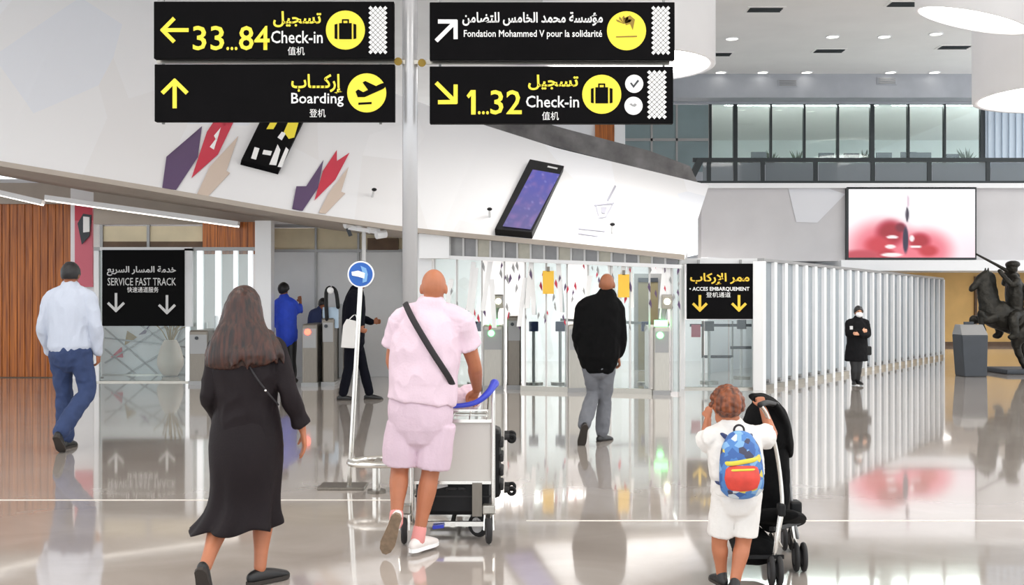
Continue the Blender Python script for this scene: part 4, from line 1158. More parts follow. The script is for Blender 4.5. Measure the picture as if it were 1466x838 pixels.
UP = V((0, 0, 1))
class Person:
    """joints are world points; fwd is the way the trunk faces"""
    def __init__(p, label, px, Y, s, fwd=(0, 1, 0), cat='person', skin='skin_tan', vox=.008):
        p.s = s; p.Y = Y; p.fwd = V(fwd).normalized(); p.side = p.fwd.cross(UP); p.skin = skin; p.vox = vox
        p.root = empty('person', V((P(px, 0, Y).x, Y, 0)), label, cat)
        p.j = {}
    def J(p, name, px, py, dy=0.):
        p.j[name] = P(px, py, p.Y) + V((0, dy, 0)); return p.j[name]
    def js(p, **k):
        for n_, v in k.items(): p.J(n_, *v)
    # --- shapes
    def trunk(p, g, gr=0., wide=1., deep=1., lo=None, hi=True, waist=1.):
        s = p.s; pe, wa, ch, ne = (p.j[k] for k in ('pelvis', 'waist', 'chest', 'neck'))
        pts = [pe - UP * .08 * s, pe + UP * .02 * s, wa, ch, ch.lerp(ne, .62), ne]
        rd = [(.15, .115), (.172, .125), (.15 * waist, .112 * waist), (.178, .125), (.15, .1), (.07, .07)]
        if lo is not None: pts = pts[lo:]; rd = rd[lo:]
        if not hi: pts = pts[:-1]; rd = rd[:-1]
        g.tube(pts, [((a * s + gr) * wide, (b * s + gr) * deep) for a, b in rd], 18, p.side, 5)
        return g
    def shoulders(p, g, gr=0.):
        s = p.s; ne = p.j['neck']
        for k in 'LR':
            sh = p.j['sh' + k]
            g.tube([ne - UP * .03 * s, ne.lerp(sh, .5) - UP * .005 * s, sh], [.058 * s + gr, .06 * s + gr, .058 * s + gr], 12, p.fwd, 4)
            g.tube([p.j['chest'].lerp(sh, .2), p.j['chest'].lerp(sh, .85)], [.1 * s + gr, .06 * s + gr], 12, p.fwd, 1)
    def arm(p, g, k, gr=0., to=1., g2=None, cap=True):
        s = p.s; sh, el, wr = (p.j[n_ + k] for n_ in ('sh', 'el', 'wr')); g2 = gr if g2 is None else g2
        if to < .5:
            g.tube([sh, sh.lerp(el, .4), sh.lerp(el, to * 2)], [.055 * s + gr, .052 * s + gr, .05 * s + g2], 12, p.fwd, 3, cap)
        else:
            f_ = (to - .5) * 2
            g.tube([sh, sh.lerp(el, .45), el, el.lerp(wr, .3 * f_), el.lerp(wr, .7 * f_), el.lerp(wr, f_)],
                   [.055*s+gr, .05*s+gr, .04*s+gr, .043*s+gr, .034*s+gr, .027*s+g2], 12, p.fwd, 3, cap)
    def leg(p, g, k, gr=0., to=1., g2=None, gk=None):
        s = p.s; hi, kn, an = (p.j[n_ + k] for n_ in ('hip', 'kn', 'an')); g2 = gr if g2 is None else g2; gk = gr if gk is None else gk
        if to < .55:
            g.tube([hi, hi.lerp(kn, .5), hi.lerp(kn, to * 2)], [.09*s+gr, .08*s+gr, .062*s+g2], 14, p.side, 4)
        else:
            f_ = (to - .5) * 2
            g.tube([hi, hi.lerp(kn, .45), kn, kn.lerp(an, .3), kn.lerp(an, .68 * f_), kn.lerp(an, f_)],
                   [.09*s+gr, .08*s+gr, .058*s+gk, .06*s+gk, .043*s+g2, .036*s+g2], 14, p.side, 4)
    def head(p, g, hf=None, face=True):
        s = p.s; c = p.j['head']; hf = V(hf).normalized() if hf is not None else p.fwd; sd = hf.cross(UP).normalized(); up = sd.cross(hf)
        p.hf, p.hs, p.hu = hf, sd, up
        ax = (sd, hf, up)
        g.ell(c + up * .02 * s, (.077*s, .097*s, .1*s), ax, 18, 14)
        g.ell(c + hf * .03*s - up * .055*s, (.058*s, .062*s, .062*s), ax)
        g.ell(c + hf * .062*s - up * .092*s, (.028*s, .025*s, .02*s), ax)
        g.tube([c + hf*.094*s + up*.012*s, c + hf*.116*s - up*.03*s, c + hf*.094*s - up*.04*s], [.01*s, .014*s, .012*s], 8, sd, 2)
        g.ell(c + hf*.088*s + up*.022*s, (.05*s, .012*s, .01*s), ax)
        for q_ in (-1, 1):
            g.ell(c + sd*q_*.079*s - hf*.004*s - up*.008*s, (.011*s, .02*s, .032*s), ax)
        ne = p.j['neck']
        g.tube([ne - UP*.05*s, ne.lerp(c, .4) - hf*.012*s, c - hf*.014*s - up*.03*s], [(.066*s, .062*s), (.056*s, .058*s), (.056*s, .06*s)], 12, sd, 3)
    def face(p, par=None, mouth=True):
        s = p.s; c = p.j['head']; hf, sd, up = p.hf, p.hs, p.hu
        for q_ in (-1, 1):
            G().ell(c + sd*q_*.031*s + hf*.09*s + up*.002*s, (.014*s, .008*s, .008*s), (sd, hf, up), 10, 6).build('eye', 'eye', p.root, True)
            G().tube([c + sd*q_*.014*s + hf*.099*s + up*.024*s, c + sd*q_*.045*s + hf*.088*s + up*.024*s], .004*s, 6, up, 1).build('eyebrow', 'hair_black', p.root, True)
        if mouth: G().ell(c + hf*.09*s - up*.064*s, (.024*s, .008*s, .008*s), (sd, hf, up), 10, 6).build('lips', 'lip', p.root, True)
    def hand(p, g, k, d, n_, th, curl=.5, sp=1., grip=False):
        """d along the hand, n_ out of the palm, th where the thumb points"""
        s = p.s; w = p.j['wr' + k]; d = V(d).normalized(); n_ = V(n_); n_ = (n_ - d * n_.dot(d)).normalized(); th = V(th); th = (th - d*th.dot(d) - n_*th.dot(n_)).normalized()
        g.tube([w, w + d*.03*s, w + d*.065*s, w + d*.092*s], [(.026*s, .02*s), (.034*s, .017*s), (.042*s, .016*s), (.04*s, .013*s)], 12, th, 3)
        for i, (of, ln) in enumerate(((.031, .074), (.0105, .082), (-.0105, .077), (-.031, .06))):
            b_ = w + d*(.09 - abs(of)*.15)*s + th*of*sp*s; a = 0.15; pts = [b_ - d*.012*s, b_]; q_ = b_
            for seg in (.45, .32, .23):
                a += curl; q_ = q_ + (d*math.cos(a) + n_*math.sin(a)) * ln*seg*s; pts.append(q_)
            g.tube(pts, [.0095*s, .0098*s, .0092*s, .0085*s, .007*s], 8, th, 2)
        b_ = w + d*.028*s + th*.03*s
        g.tube([b_ - th*.012*s, b_ + th*.012*s + d*.012*s, b_ + th*.03*s + d*.034*s + n_*.01*s, b_ + th*.03*s + d*.06*s + n_*.024*s*(1 + curl)], [.014*s, .013*s, .011*s, .008*s], 8, n_, 2)
    def shoe(p, k, f, m, sole, u=None, lift=0., low=False, name='shoe'):
        s = p.s; an = p.j['an' + k]; f = V(f).normalized(); u = V(u).normalized() if u is not None else UP
        f = (f - u*f.dot(u)).normalized(); sd = f.cross(u); b_ = an - u*.088*s
        g = G()
        g.tube([b_ - f*.062*s + u*.04*s, b_ - f*.02*s + u*.045*s, b_ + f*.06*s + u*.04*s, b_ + f*.13*s + u*.032*s, b_ + f*.185*s + u*.024*s],
               [(.03*s, .036*s), (.037*s, .042*s), (.04*s, .04*s), (.044*s, .03*s), (.034*s, .02*s)], 14, sd, 4)
        if not low: g.tube([b_ + u*.05*s - f*.015*s, an + u*.005*s - f*.006*s], [(.038*s, .05*s), (.04*s, .046*s)], 14, sd, 1)
        o = g.solid(.007 if p.Y < 10 else .01, 3).build_solid(name, m, p.root)
        g = G()
        pr = [(-.085, .018), (-.088, 0), (-.08, -.022)]
        ol = [(-.088, .014), (-.06, .034), (0, .035), (.07, .043), (.13, .047), (.18, .036), (.207, .012), (.207, -.012), (.18, -.036), (.13, -.046), (.07, -.04), (0, -.035), (-.06, -.034), (-.088, -.014)]
        g.prism([b_ + f*x*s + sd*y*s for x, y in ol], u*.022*s)
        g.build('sole', sole, o)
        return o

def cap_hair(p, m, gr=.012, low=-.02, amp=.006, name='hair', back=.0, thick=1.):
    """close hair: a shell over the back and top of the skull"""
    s = p.s; c = p.j['head']; hf, sd, up = p.hf, p.hs, p.hu; g = G(); n_, m_ = 28, 16; vs = []; fs = []
    for i in range(m_ + 1):
        for j in range(n_):
            a = 2*math.pi*j/n_; fr = math.cos(a)           # 1 at the front
            lim = math.pi * (.62 - .24*max(0, fr)**1.5 + (.06 if fr < 0 else 0) + back*max(0, -fr))
            th = lim * i / m_
            r = V((math.sin(th)*math.sin(a)*(.077*s + gr), math.sin(th)*math.cos(a)*(.099*s + gr), math.cos(th)*(.1*s + gr)*thick))
            q_ = c + up*.02*s + sd*r.x + hf*r.y + up*r.z
            q_ += (q_ - c).normalized() * amp * noise.noise(q_*38)
            vs.append(q_)
    for i in range(m_):
        for j in range(n_): fs.append((i*n_ + j, (i+1)*n_ + j, (i+1)*n_ + (j+1) % n_, i*n_ + (j+1) % n_))
    k = len(vs); vs += [v + (c - v)*.16 for v in vs]
    fs += [tuple(x + k for x in f[::-1]) for f in fs]
    for j in range(n_): a, b = m_*n_ + j, m_*n_ + (j+1) % n_; fs.append((a, a + k, b + k, b))
    return g.add(vs, fs).build(name, m, p.root, True)

R_, L_ = V((1, 0, 0)), V((-1, 0, 0))
# ---- man in white shirt and jeans, far left, walking away
p = Person('man walking away in white shirt and blue jeans beside wood panelling', 97, 11.55, 1.07, skin='skin_brown', vox=.009)
p.js(head=(101, 394), neck=(101, 413), chest=(100, 444), waist=(100, 474), pelvis=(100, 499), shL=(73, 428), shR=(128, 428), elL=(62, 468, -.02), elR=(138, 468, -.02), wrL=(66, 506, .1), wrR=(137, 506, .06),
     hipL=(86, 504), hipR=(115, 504), knL=(86, 562, .1), knR=(124, 560, .02), anL=(89, 631, .1), anR=(103, 616, -.32))
g = G(); p.trunk(g); p.shoulders(g); p.head(g)
for k in 'LR': p.arm(g, k); p.leg(g, k)
p.hand(g, 'L', (0, .25, -1), R_, (0, 1, .2), .5); p.hand(g, 'R', (0, .2, -1), L_, (0, 1, .2), .5)
g.solid(p.vox, 3).build_solid('body', p.skin, p.root); p.face(); cap_hair(p, 'hair_black', .012)
g = G(); p.trunk(g, .022, 1.06, 1.08, 1, waist=1.1); p.shoulders(g, .016)
for k in 'LR': p.arm(g, k, .02, .97, .022)
g.solid(.012, 2, (.012, 7, (1, 1, .6))).build_solid('shirt', 'shirt_white', p.root)
G().tube([p.j['neck'] - UP*.035, p.j['neck'] + UP*.02], [(.075, .075), (.07, .07)], 16, p.side, 1).build('collar', 'shirt_white', p.root, True)
g = G(); g.tube([p.j['pelvis'] - UP*.1, p.j['pelvis'] - UP*.0, p.j['pelvis'] + UP*.09], [(.19, .15), (.205, .16), (.19, .145)], 16, p.side, 3)
for k in 'LR': p.leg(g, k, .018, .97, .04, .022)
g.solid(.012, 2, (.012, 9, (1, 1, .8))).build_solid('jeans', 'jeans', p.root)
G().tube([p.j['pelvis'] + UP*.065, p.j['pelvis'] + UP*.1], [(.198, .152), (.198, .152)], 20, p.side, 1, 'flat').build('belt', 'leather_tan', p.root, True)
p.shoe('L', (.06, 1, 0), 'shoe_black', 'sole_dark'); p.shoe('R', (-.1, .8, -.6), 'shoe_black', 'sole_dark', (-.05, .62, .8))

# ---- man in black jacket and grey trousers
p = Person('bald man in black jacket and grey trousers walking toward the gates', 858, 12.15, 1.03, fwd=(.12, 1, 0), skin='skin_brown', vox=.009)
p.js(head=(869, 408), neck=(868, 426), chest=(860, 456), waist=(857, 488), pelvis=(857, 514), shL=(836, 440), shR=(882, 442), elL=(829, 480, .0), elR=(887, 482, .0), wrL=(836, 512, .12), wrR=(886, 512, .1),
     hipL=(846, 518), hipR=(868, 518), knL=(850, 563, .06), knR=(867, 572, .08), anL=(833, 607, -.3), anR=(862, 623, .06))
g = G(); p.trunk(g); p.shoulders(g); p.head(g, (.25, 1, .05))
for k in 'LR': p.arm(g, k); p.leg(g, k)
p.hand(g, 'L', (.1, .4, -1), R_, (0, 1, .2), .6); p.hand(g, 'R', (.25, .3, -1), L_, (0, 1, .2), .6)
g.solid(p.vox, 3).build_solid('body', p.skin, p.root); p.face()
g = G(); p.trunk(g, .04, 1.05, 1.1, 1, waist=1.2); p.shoulders(g, .03)
g.tube([p.j['pelvis'] + V((0, 0, -.045)), p.j['waist'], p.j['chest']], [(.205, .165), (.215, .17), (.225, .17)], 16, p.side, 3)
for k in 'LR': p.arm(g, k, .036, .93, .03)
g.solid(.012, 3, (.009, 8, (1, 1, .7))).build_solid('jacket', 'jacket_black', p.root)
G().tube([p.j['neck'] - UP*.04, p.j['neck'] + UP*.04], [(.085, .085), (.075, .078)], 16, p.side, 1).build('collar', 'jacket_black', p.root, True)
G().tube([p.j['pelvis'] - UP*.075, p.j['pelvis'] - UP*.0], [(.178, .14), (.178, .14)], 18, p.side, 1, 'flat').build('shirt_hem', 'letter_grey', p.root, True)
g = G(); g.tube([p.j['pelvis'] - UP*.1, p.j['pelvis'], p.j['pelvis'] + UP*.08], [(.17, .135), (.18, .145), (.17, .135)], 16, p.side, 3)
for k in 'LR': p.leg(g, k, .012, .97, .03, .012)
g.solid(.012, 2, (.01, 9, (1, 1, .8))).build_solid('trousers', 'trouser_grey', p.root)
p.shoe('L', (-.15, .5, -.9), 'shoe_black', 'sole_dark', (0, .88, .5)); p.shoe('R', (.75, 1, 0), 'shoe_black', 'sole_dark')

# ---- bald man in pink with trolley
p = Person('bald man in pale pink shirt and shorts pushing a luggage trolley', 605, 6.9, .985, skin='skin_tan', vox=.0065)
p.js(head=(621, 413), neck=(617, 443), chest=(610, 496), waist=(606, 548), pelvis=(602, 592), shL=(574, 459), shR=(659, 459), elL=(560, 520, .08), elR=(678, 522, .1), wrL=(590, 566, .36), wrR=(681, 563, .3),
     hipL=(579, 606), hipR=(627, 606), knL=(572, 672, .02), knR=(616, 676, .02), anL=(570, 738, -.12), anR=(600, 766, -.04))
g = G(); p.trunk(g, 0, 1, 1.1, waist=1.12); p.shoulders(g); p.head(g, (.12, 1, -.05))
for k in 'LR': p.arm(g, k, .004); p.leg(g, k, .0)
p.hand(g, 'R', (-.3, .55, -.55), (-.1, .3, -1), L_, .75); p.hand(g, 'L', (.3, .6, -.4), (0, .3, -1), R_, .75)
g.solid(p.vox, 3).build_solid('body', p.skin, p.root); p.face()
g = G(); p.trunk(g, .024, 1.07, 1.12, 2, waist=1.14); p.shoulders(g, .016)
g.tube([P(603, 575, 6.9), P(606, 548, 6.9), P(609, 505, 6.9)], [(.212, .17), (.207, .165), (.203, .155)], 18, p.side, 3, 'flat')
for k in 'LR': p.arm(g, k, .024, .3, .036, 'flat')
g.solid(.008, 2, (.014, 6, (1, 1, .7))).build_solid('t_shirt', 'pink_cloth', p.root)
G().torus(p.j['neck'] + V((0, -.005, -.012)), .072, .008, (0, .15, 1)).build('neck_band', 'pink_cloth_dark', p.root, True)
g = G(); g.tube([p.j['pelvis'] - UP*.09, p.j['pelvis'], p.j['pelvis'] + UP*.1], [(.19, .15), (.2, .16), (.19, .15)], 16, p.side, 3)
for k in 'LR':
    hi, kn = p.j['hip' + k], p.j['kn' + k]
    g.tube([hi, hi.lerp(kn, .5), hi.lerp(kn, .9)], [.108, .115, .112], 16, p.side, 4, 'flat')
g.solid(.008, 1, (.008, 7, (1, 1, .5))).build_solid('shorts', 'pink_cloth_dark', p.root)
# strap from left shoulder to right hip
pts = [(582, 434, -.09), (592, 452, -.168), (606, 476, -.185), (622, 502, -.19), (636, 524, -.175), (646, 542, -.12), (650, 556, -.02)]
sp = [P(a, b, 6.9) + V((0, c, 0)) for a, b, c in pts]
G().tube(sp, [(.019, .005)] * len(sp), 8, (.8, 0, .55), 4).build('shoulder_strap', 'strap_black', p.root, True)
p.shoe('R', (.55, 1, 0), 'sneaker', 'letter_white', low=True)
p.shoe('L', (-.35, .35, -1), 'sneaker', 'sole_tan', (.1, 1, .35), low=True)
for k, d_ in (('R', (0, 0, 1)), ('L', (.0, .1, 1))):
    an = p.j['an' + k]; kn = p.j['kn' + k]
    G().tube([an - (kn - an)*.08, an + (kn - an)*.13], [.043, .041], 12, p.side, 1).build('sock', 'sock_pink', p.root, True)

# ---- woman in black dress
p = Person('long haired woman in black midi dress walking away in the foreground', 345, 6.12, .945, skin='skin_tan', vox=.006)
p.js(head=(350, 446), neck=(350, 480), chest=(352, 530), waist=(352, 582), pelvis=(352, 632), shL=(314, 500), shR=(392, 500), elL=(303, 566, -.03), elR=(414, 560, -.02), wrL=(312, 618, .14), wrR=(431, 618, .05),
     hipL=(332, 648), hipR=(372, 648), knL=(318, 735, .05), knR=(372, 735, .1), anL=(308, 800, -.2), anR=(371, 815, .02))
g = G(); p.trunk(g, 0, .95, 1, waist=.92); p.shoulders(g, -.006); p.head(g, (.1, 1, 0))
for k in 'LR': p.arm(g, k, -.004); p.leg(g, k, 0)
p.hand(g, 'R', (.1, .1, -1), (-.6, -.2, 0), (0, 1, .1), .16); p.hand(g, 'L', (.2, .5, -.7), (.8, 0, 0), (0, 1, .4), .5)
g.solid(p.vox, 3).build_solid('body', p.skin, p.root); p.face()
g = G(); p.trunk(g, .02, 1.0, 1.08, 1, waist=1.02); p.shoulders(g, .012)
for k in 'LR': p.arm(g, k, .012, .93, .03, 'flat')
g.solid(.009, 2, (.011, 7, (1, 1, .6))).build_solid('dress_top', 'dress_black', p.root)
sp = [P(a, b, 6.12) + V((0, c, 0)) for a, b, c in ((366, 522, -.15), (378, 540, -.158), (392, 560, -.14), (403, 578, -.08))]
G().tube(sp, [(.005, .003)] * 4, 6, (.6, 0, .6), 4).build('bag_strap', 'strap_black', p.root, True)
G().ell(P(389, 556, 6.12) + V((0, -.155, 0)), (.007, .005, .007)).build('strap_buckle', 'chrome', p.root, True)
# skirt: folds that open to a flared hem, a point kicked out to the left
secs = [(572, 310, 394, .135, 0), (598, 303, 400, .15, 0), (640, 296, 406, .175, .0), (680, 301, 402, .17, .006), (712, 300, 398, .162, .016), (733, 292, 398, .175, .022), (748, 278, 400, .19, .032), (757, 268, 400, .2, .04)]
g = G(); n_ = 96; vs = []; fs = []
for i, (py, x0, x1, dp, fo) in enumerate(secs):
    c_ = P((x0 + x1) / 2, py, 6.12); hw = (x1 - x0) / 2 * 6.12 / F
    for j in range(n_):
        a = 2*math.pi*j/n_; w = 1 + fo * 2.2 * math.sin(a*7 + .6) + fo * 1.4 * math.sin(a*11 + 2)
        z = c_.z + (fo * .35 * math.sin(a*6 + 1) + (.012 * math.cos(a - .3)) if i > 5 else 0)
        seat = 1 + (.16 * max(0, -math.sin(a))**3 if i in (2,) else .1 * max(0, -math.sin(a))**3 if i == 3 else 0)
        vs.append(V((c_.x + hw*w*math.cos(a), 6.12 + dp*w*seat*math.sin(a) + .02, z)))
k = len(vs); m_ = len(secs)
for i in range(m_ - 1):
    for j in range(n_): fs.append((i*n_ + j, i*n_ + (j+1) % n_, (i+1)*n_ + (j+1) % n_, (i+1)*n_ + j))
vs += [V((v.x + (P(352, 0, 6.12).x - v.x)*.05, v.y + (6.14 - v.y)*.05, v.z)) for v in vs]
fs += [tuple(x + k for x in f[::-1]) for f in fs]
for j in range(n_):
    a, b = (m_-1)*n_ + j, (m_-1)*n_ + (j+1) % n_; fs.append((a, b, b + k, a + k)); fs.append((j, j + k, (j+1) % n_ + k, (j+1) % n_))
o = g.add(vs, fs).build('skirt', 'dress_black', p.root, True)
sb = o.modifiers.new('s', 'SUBSURF'); sb.levels = 1; sb.render_levels = 1
# hair: cap, then a long curtain with loose lock ends
g = G(); c = p.j['head']; s = p.s
g.ell(c + V((0, -.012, .03)), (.092, .112, .113), None, 20, 14)
g.tube([c + V((0, -.03, .03)), c + V((-.0, -.055, -.06)), P(351, 480, 6.12) + V((0, -.085, 0)), P(352, 505, 6.12) + V((0, -.115, 0)), P(353, 518, 6.12) + V((0, -.125, 0))],
       [(.1, .09), (.122, .085), (.155, .075), (.185, .055), (.19, .035)], 24, p.side, 5)
rnd = random.Random(3)
for i in range(46):
    f_ = i / 45; px = 300 + f_ * 110 + rnd.uniform(-3, 3); ed = abs(f_ - .5) * 2
    top = P(352 + (px - 352) * .62, 478, 6.12) + V((0, -.1 + .055 * ed**2, 0)); md = P(352 + (px - 352) * .9, 503, 6.12) + V((0, -.155 + .1 * ed**2 + rnd.uniform(-.015, .01), 0))
    en = P(px, 517 + rnd.uniform(-9, 9) - 4 * ed, 6.12) + V((0, -.165 + .12 * ed**2 + rnd.uniform(-.02, .01), 0))
    g.tube([top, md, en], [.026, .022, .006], 7, p.side, 4)
g.solid(.0075, 2, (.004, 26, (1, 1, .12))).build_solid('hair', 'hair_brown', p.root)
p.shoe('R', (.7, .8, 0), 'shoe_black', 'sole_dark', low=True); p.shoe('L', (-.05, .62, -.8), 'shoe_black', 'sole_dark', (0, .8, .62), low=True)

# ---- boy with backpack behind the stroller
BY = 5.9
p = Person('small boy in white with a blue and red backpack pushing stroller', 1050, BY, .63, skin='skin_tan', vox=.0055)
p.js(head=(1041, 585), neck=(1047, 612), chest=(1053, 645), waist=(1054, 680), pelvis=(1055, 706), shL=(1022, 626), shR=(1076, 626), elL=(1013, 640, .1), elR=(1112, 628, .1), wrL=(1022, 606, .18), wrR=(1108, 592, .26),
     hipL=(1037, 714), hipR=(1071, 714), knL=(1032, 778, .04), knR=(1065, 778, .02), anL=(1036, 826, .06), anR=(1050, 830, -.04))
g = G(); p.trunk(g, 0, 1, 1.05, waist=1.15); p.shoulders(g)
s0 = p.s; p.s = .86; p.head(g, (-.45, 1, -.05)); p.s = s0
for k in 'LR': p.arm(g, k, .003); p.leg(g, k, .006)
p.hand(g, 'R', (-.15, .35, .9), (0, 1, -.2), L_, .8); p.hand(g, 'L', (.1, .3, .9), (.6, .7, 0), (0, 1, .2), .5)
g.solid(p.vox, 3).build_solid('body', p.skin, p.root)
p.s = .86; p.face()
g = G(); c = p.j['head']
rnd = random.Random(11)
for i in range(170):
    a = rnd.uniform(0, 6.283); ph = math.acos(rnd.uniform(-.35, 1)); d_ = V((math.sin(ph)*math.cos(a), math.sin(ph)*math.sin(a), math.cos(ph)))
    if d_.dot(p.hf) > .62 and d_.z < .45: continue
    g.ell(c + UP*.022 + V((d_.x*.082, d_.y*.092, d_.z*.092)), (rnd.uniform(.011, .017),)*3, None, 7, 5)
g.ell(c + UP*.028 - p.hf*.012, (.078, .088, .086), None, 16, 12)
g.solid(.006, 1, (.003, 30, (1, 1, 1))).build_solid('curly_hair', 'hair_curly', p.root)
p.s = s0
g = G(); p.trunk(g, .022, 1.06, 1.12, 2, waist=1.2); p.shoulders(g, .016)
g.tube([P(1055, 705, BY), P(1054, 685, BY), P(1053, 650, BY)], [(.134, .112), (.132, .108), (.128, .1)], 16, p.side, 3, 'flat')
for k in 'LR': p.arm(g, k, .024, .36 if k == 'R' else .4, .036, 'flat')
g.solid(.008, 2, (.009, 9, (1, 1, .8))).build_solid('t_shirt', 'cloth_white', p.root)
g = G(); g.tube([p.j['pelvis'] - UP*.05, p.j['pelvis'], p.j['pelvis'] + UP*.05], [(.125, .1), (.132, .108), (.125, .1)], 16, p.side, 3)
for k in 'LR':
    hi, kn = p.j['hip' + k], p.j['kn' + k]; g.tube([hi, hi.lerp(kn, .45), hi.lerp(kn, .84)], [.068, .07, .07], 14, p.side, 3, 'flat')
g.solid(.008, 2, (.006, 10, (1, 1, .6))).build_solid('shorts', 'cloth_white', p.root)
p.s = .7
for k, f_ in (('L', (-.2, 1, 0)), ('R', (.15, 1, 0))):
    o = p.shoe(k, f_, 'shoe_black', 'sole_dark', name='boot')
p.s = s0
m = bpy.data.materials.new('pack_print'); m.use_nodes = True; nt = m.node_tree
tc = nt.nodes.new('ShaderNodeTexCoord'); vo = nt.nodes.new('ShaderNodeTexVoronoi'); vo.inputs['Scale'].default_value = 30
nz = nt.nodes.new('ShaderNodeSeparateColor'); cr_ = nt.nodes.new('ShaderNodeValToRGB'); cr_.color_ramp.interpolation = 'CONSTANT'
e = cr_.color_ramp.elements; e[0].color = (*s2l((72, 122, 184)), 1); e[1].position = .45; e[1].color = (*s2l((52, 92, 156)), 1)
for p_, c_ in ((.66, (120, 164, 206)), (.8, (208, 190, 80)), (.87, (196, 206, 214)), (.94, (60, 60, 84))):
    x = e.new(p_); x.color = (*s2l(c_), 1)
nt.links.new(tc.outputs['Object'], vo.inputs['Vector']); nt.links.new(vo.outputs['Color'], nz.inputs[0]); nt.links.new(nz.outputs[0], cr_.inputs[0])
nt.links.new(cr_.outputs[0], nt.nodes['Principled BSDF'].inputs[0]); MATS['pack_print'] = m
# backpack (worn: moves on its own when taken off)
bp_ = empty('backpack', P(1060, 705, BY) + V((0, -.15, 0)), 'small blue and red school backpack with yellow band on boy', 'backpack')
def bk(px, py, dy): return P(px, py, BY + dy)
g = G()
g.tube([bk(1059, 626, -.15), bk(1060, 642, -.165), bk(1061, 668, -.175), bk(1062, 690, -.175), bk(1062, 702, -.165)], [(.07, .035), (.1, .055), (.113, .065), (.115, .068), (.108, .05)], 20, (1, 0, -.1), 4)
g.solid(.008, 2).build_solid('bag', 'pack_print', bp_)
g = G(); g.tube([bk(1062, 671, -.225), bk(1063, 686, -.23), bk(1063, 699, -.22)], [(.085, .022), (.092, .028), (.08, .02)], 18, (1, 0, -.1), 4)
pk = g.solid(.007, 2).build_solid('front_pocket', 'pack_red', bp_)
G().tube([bk(1036, 664, -.2), bk(1050, 664, -.238), bk(1074, 660, -.238), bk(1087, 657, -.2)], [(.012, .004)] * 4, 8, (0, 0, 1), 4).build('yellow_band', 'pack_yellow', bp_, True)
G().tube([bk(1036, 676, -.2), bk(1050, 674, -.246), bk(1076, 673, -.246), bk(1088, 672, -.2)], [(.006, .004)] * 4, 8, (0, 0, 1), 4).build('zip', 'pack_yellow', bp_, True)
for px, sx in ((1036, -1), (1078, 1)):
    G().tube([bk(1058 + sx*8, 634, -.15), bk(1056 + sx*17, 626, -.095), bk(1052 + sx*20, 617, .0), bk(px + sx*1, 630, .1), bk(1055 + sx*22, 668, .12), bk(1056 + sx*28, 690, -.06), bk(1060 + sx*22, 694, -.14)], [(.017, .006)]*7, 8, (1, 0, 0), 4).build('shoulder_strap', 'navy', bp_, True)
G().torus(bk(1058, 616, -.13), .026, .006, (0, 1, 0), 14, 6).build('grab_loop', 'strap_black', bp_, True)

# ---- staff woman in black coat with mask, facing the camera
SYY = 19.9
p = Person('woman in black coat and white face mask standing by the finned glass', 1226, SYY, .83, fwd=(.05, -1, 0), skin='skin_light', vox=.009)
p.js(head=(1229, 447), neck=(1228, 459), chest=(1227, 473), waist=(1227, 488), pelvis=(1226, 503), shL=(1239, 463), shR=(1216, 463), elL=(1241, 479, -.05), elR=(1214, 479, -.05), wrL=(1226, 478, -.22), wrR=(1228, 474, -.22),
     hipL=(1230, 506), hipR=(1221, 506), knL=(1229, 526, -.02), knR=(1222, 526, -.02), anL=(1228, 544.5), anR=(1222, 544.5))
g = G(); p.trunk(g); p.shoulders(g); p.head(g, (0, -1, -.05))
for k in 'LR': p.arm(g, k); p.leg(g, k)
p.hand(g, 'L', (-1, 0, .1), (0, 1, 0), (0, 0, 1), .4); p.hand(g, 'R', (1, .1, .1), (0, 1, 0), (0, 0, 1), .4)
g.solid(p.vox, 3).build_solid('body', p.skin, p.root); p.face(mouth=False); cap_hair(p, 'hair_black', .016, back=.1)
hd_ = p.j['head']; G().ell(hd_ + p.hf*.05 - UP*.042, (.062, .058, .052), None, 14, 10).build('face_mask', 'mask_white', p.root, True)
g = G(); p.trunk(g, .03, 1.05, 1.1, 1, waist=1.1); p.shoulders(g, .022)
g.tube([P(1226, 517, SYY), P(1226, 503, SYY), P(1227, 486, SYY), P(1227, 472, SYY)], [(.205, .165), (.195, .16), (.165, .14), (.175, .14)], 16, p.side, 3, 'flat')
for k in 'LR': p.arm(g, k, .028, .95)
g.solid(.013, 3, (.008, 9, (1, 1, .7))).build_solid('coat', 'coat_black', p.root)
G().tube([p.j['neck'] - UP*.03, p.j['neck'] + UP*.03], [(.09, .085), (.08, .08)], 14, p.side, 1).build('collar', 'coat_black', p.root, True)
G().pbox(1217, 467, 1221, 472, SYY - .19, .02).build('badge', 'letter_grey', p.root)
g = G(); g.tube([p.j['pelvis'] - UP*.08, p.j['pelvis']], [(.13, .1), (.14, .11)], 14, p.side, 1)
for k in 'LR': p.leg(g, k, .008, .97, .014)
g.solid(.013, 3).build_solid('trousers', 'shoe_black', p.root)
p.shoe('L', (.2, -1, 0), 'shoe_black', 'sole_dark'); p.shoe('R', (-.2, -1, 0), 'shoe_black', 'sole_dark')
hb = P(1239, 507, SYY); t = empty('handbag', hb, 'small black handbag at the side of the masked woman', 'bag')
G().box(hb + V((-.05, -.08, -.02)), hb + V((.09, .08, .14))).build('bag', 'black_plastic', t, bevel=.02)
G().tube([hb + V((.02, -.06, .13)), hb + V((.02, 0, .34)), hb + V((.02, .06, .13))], .008, 6, sub=4).build('strap', 'black_plastic', t, True)

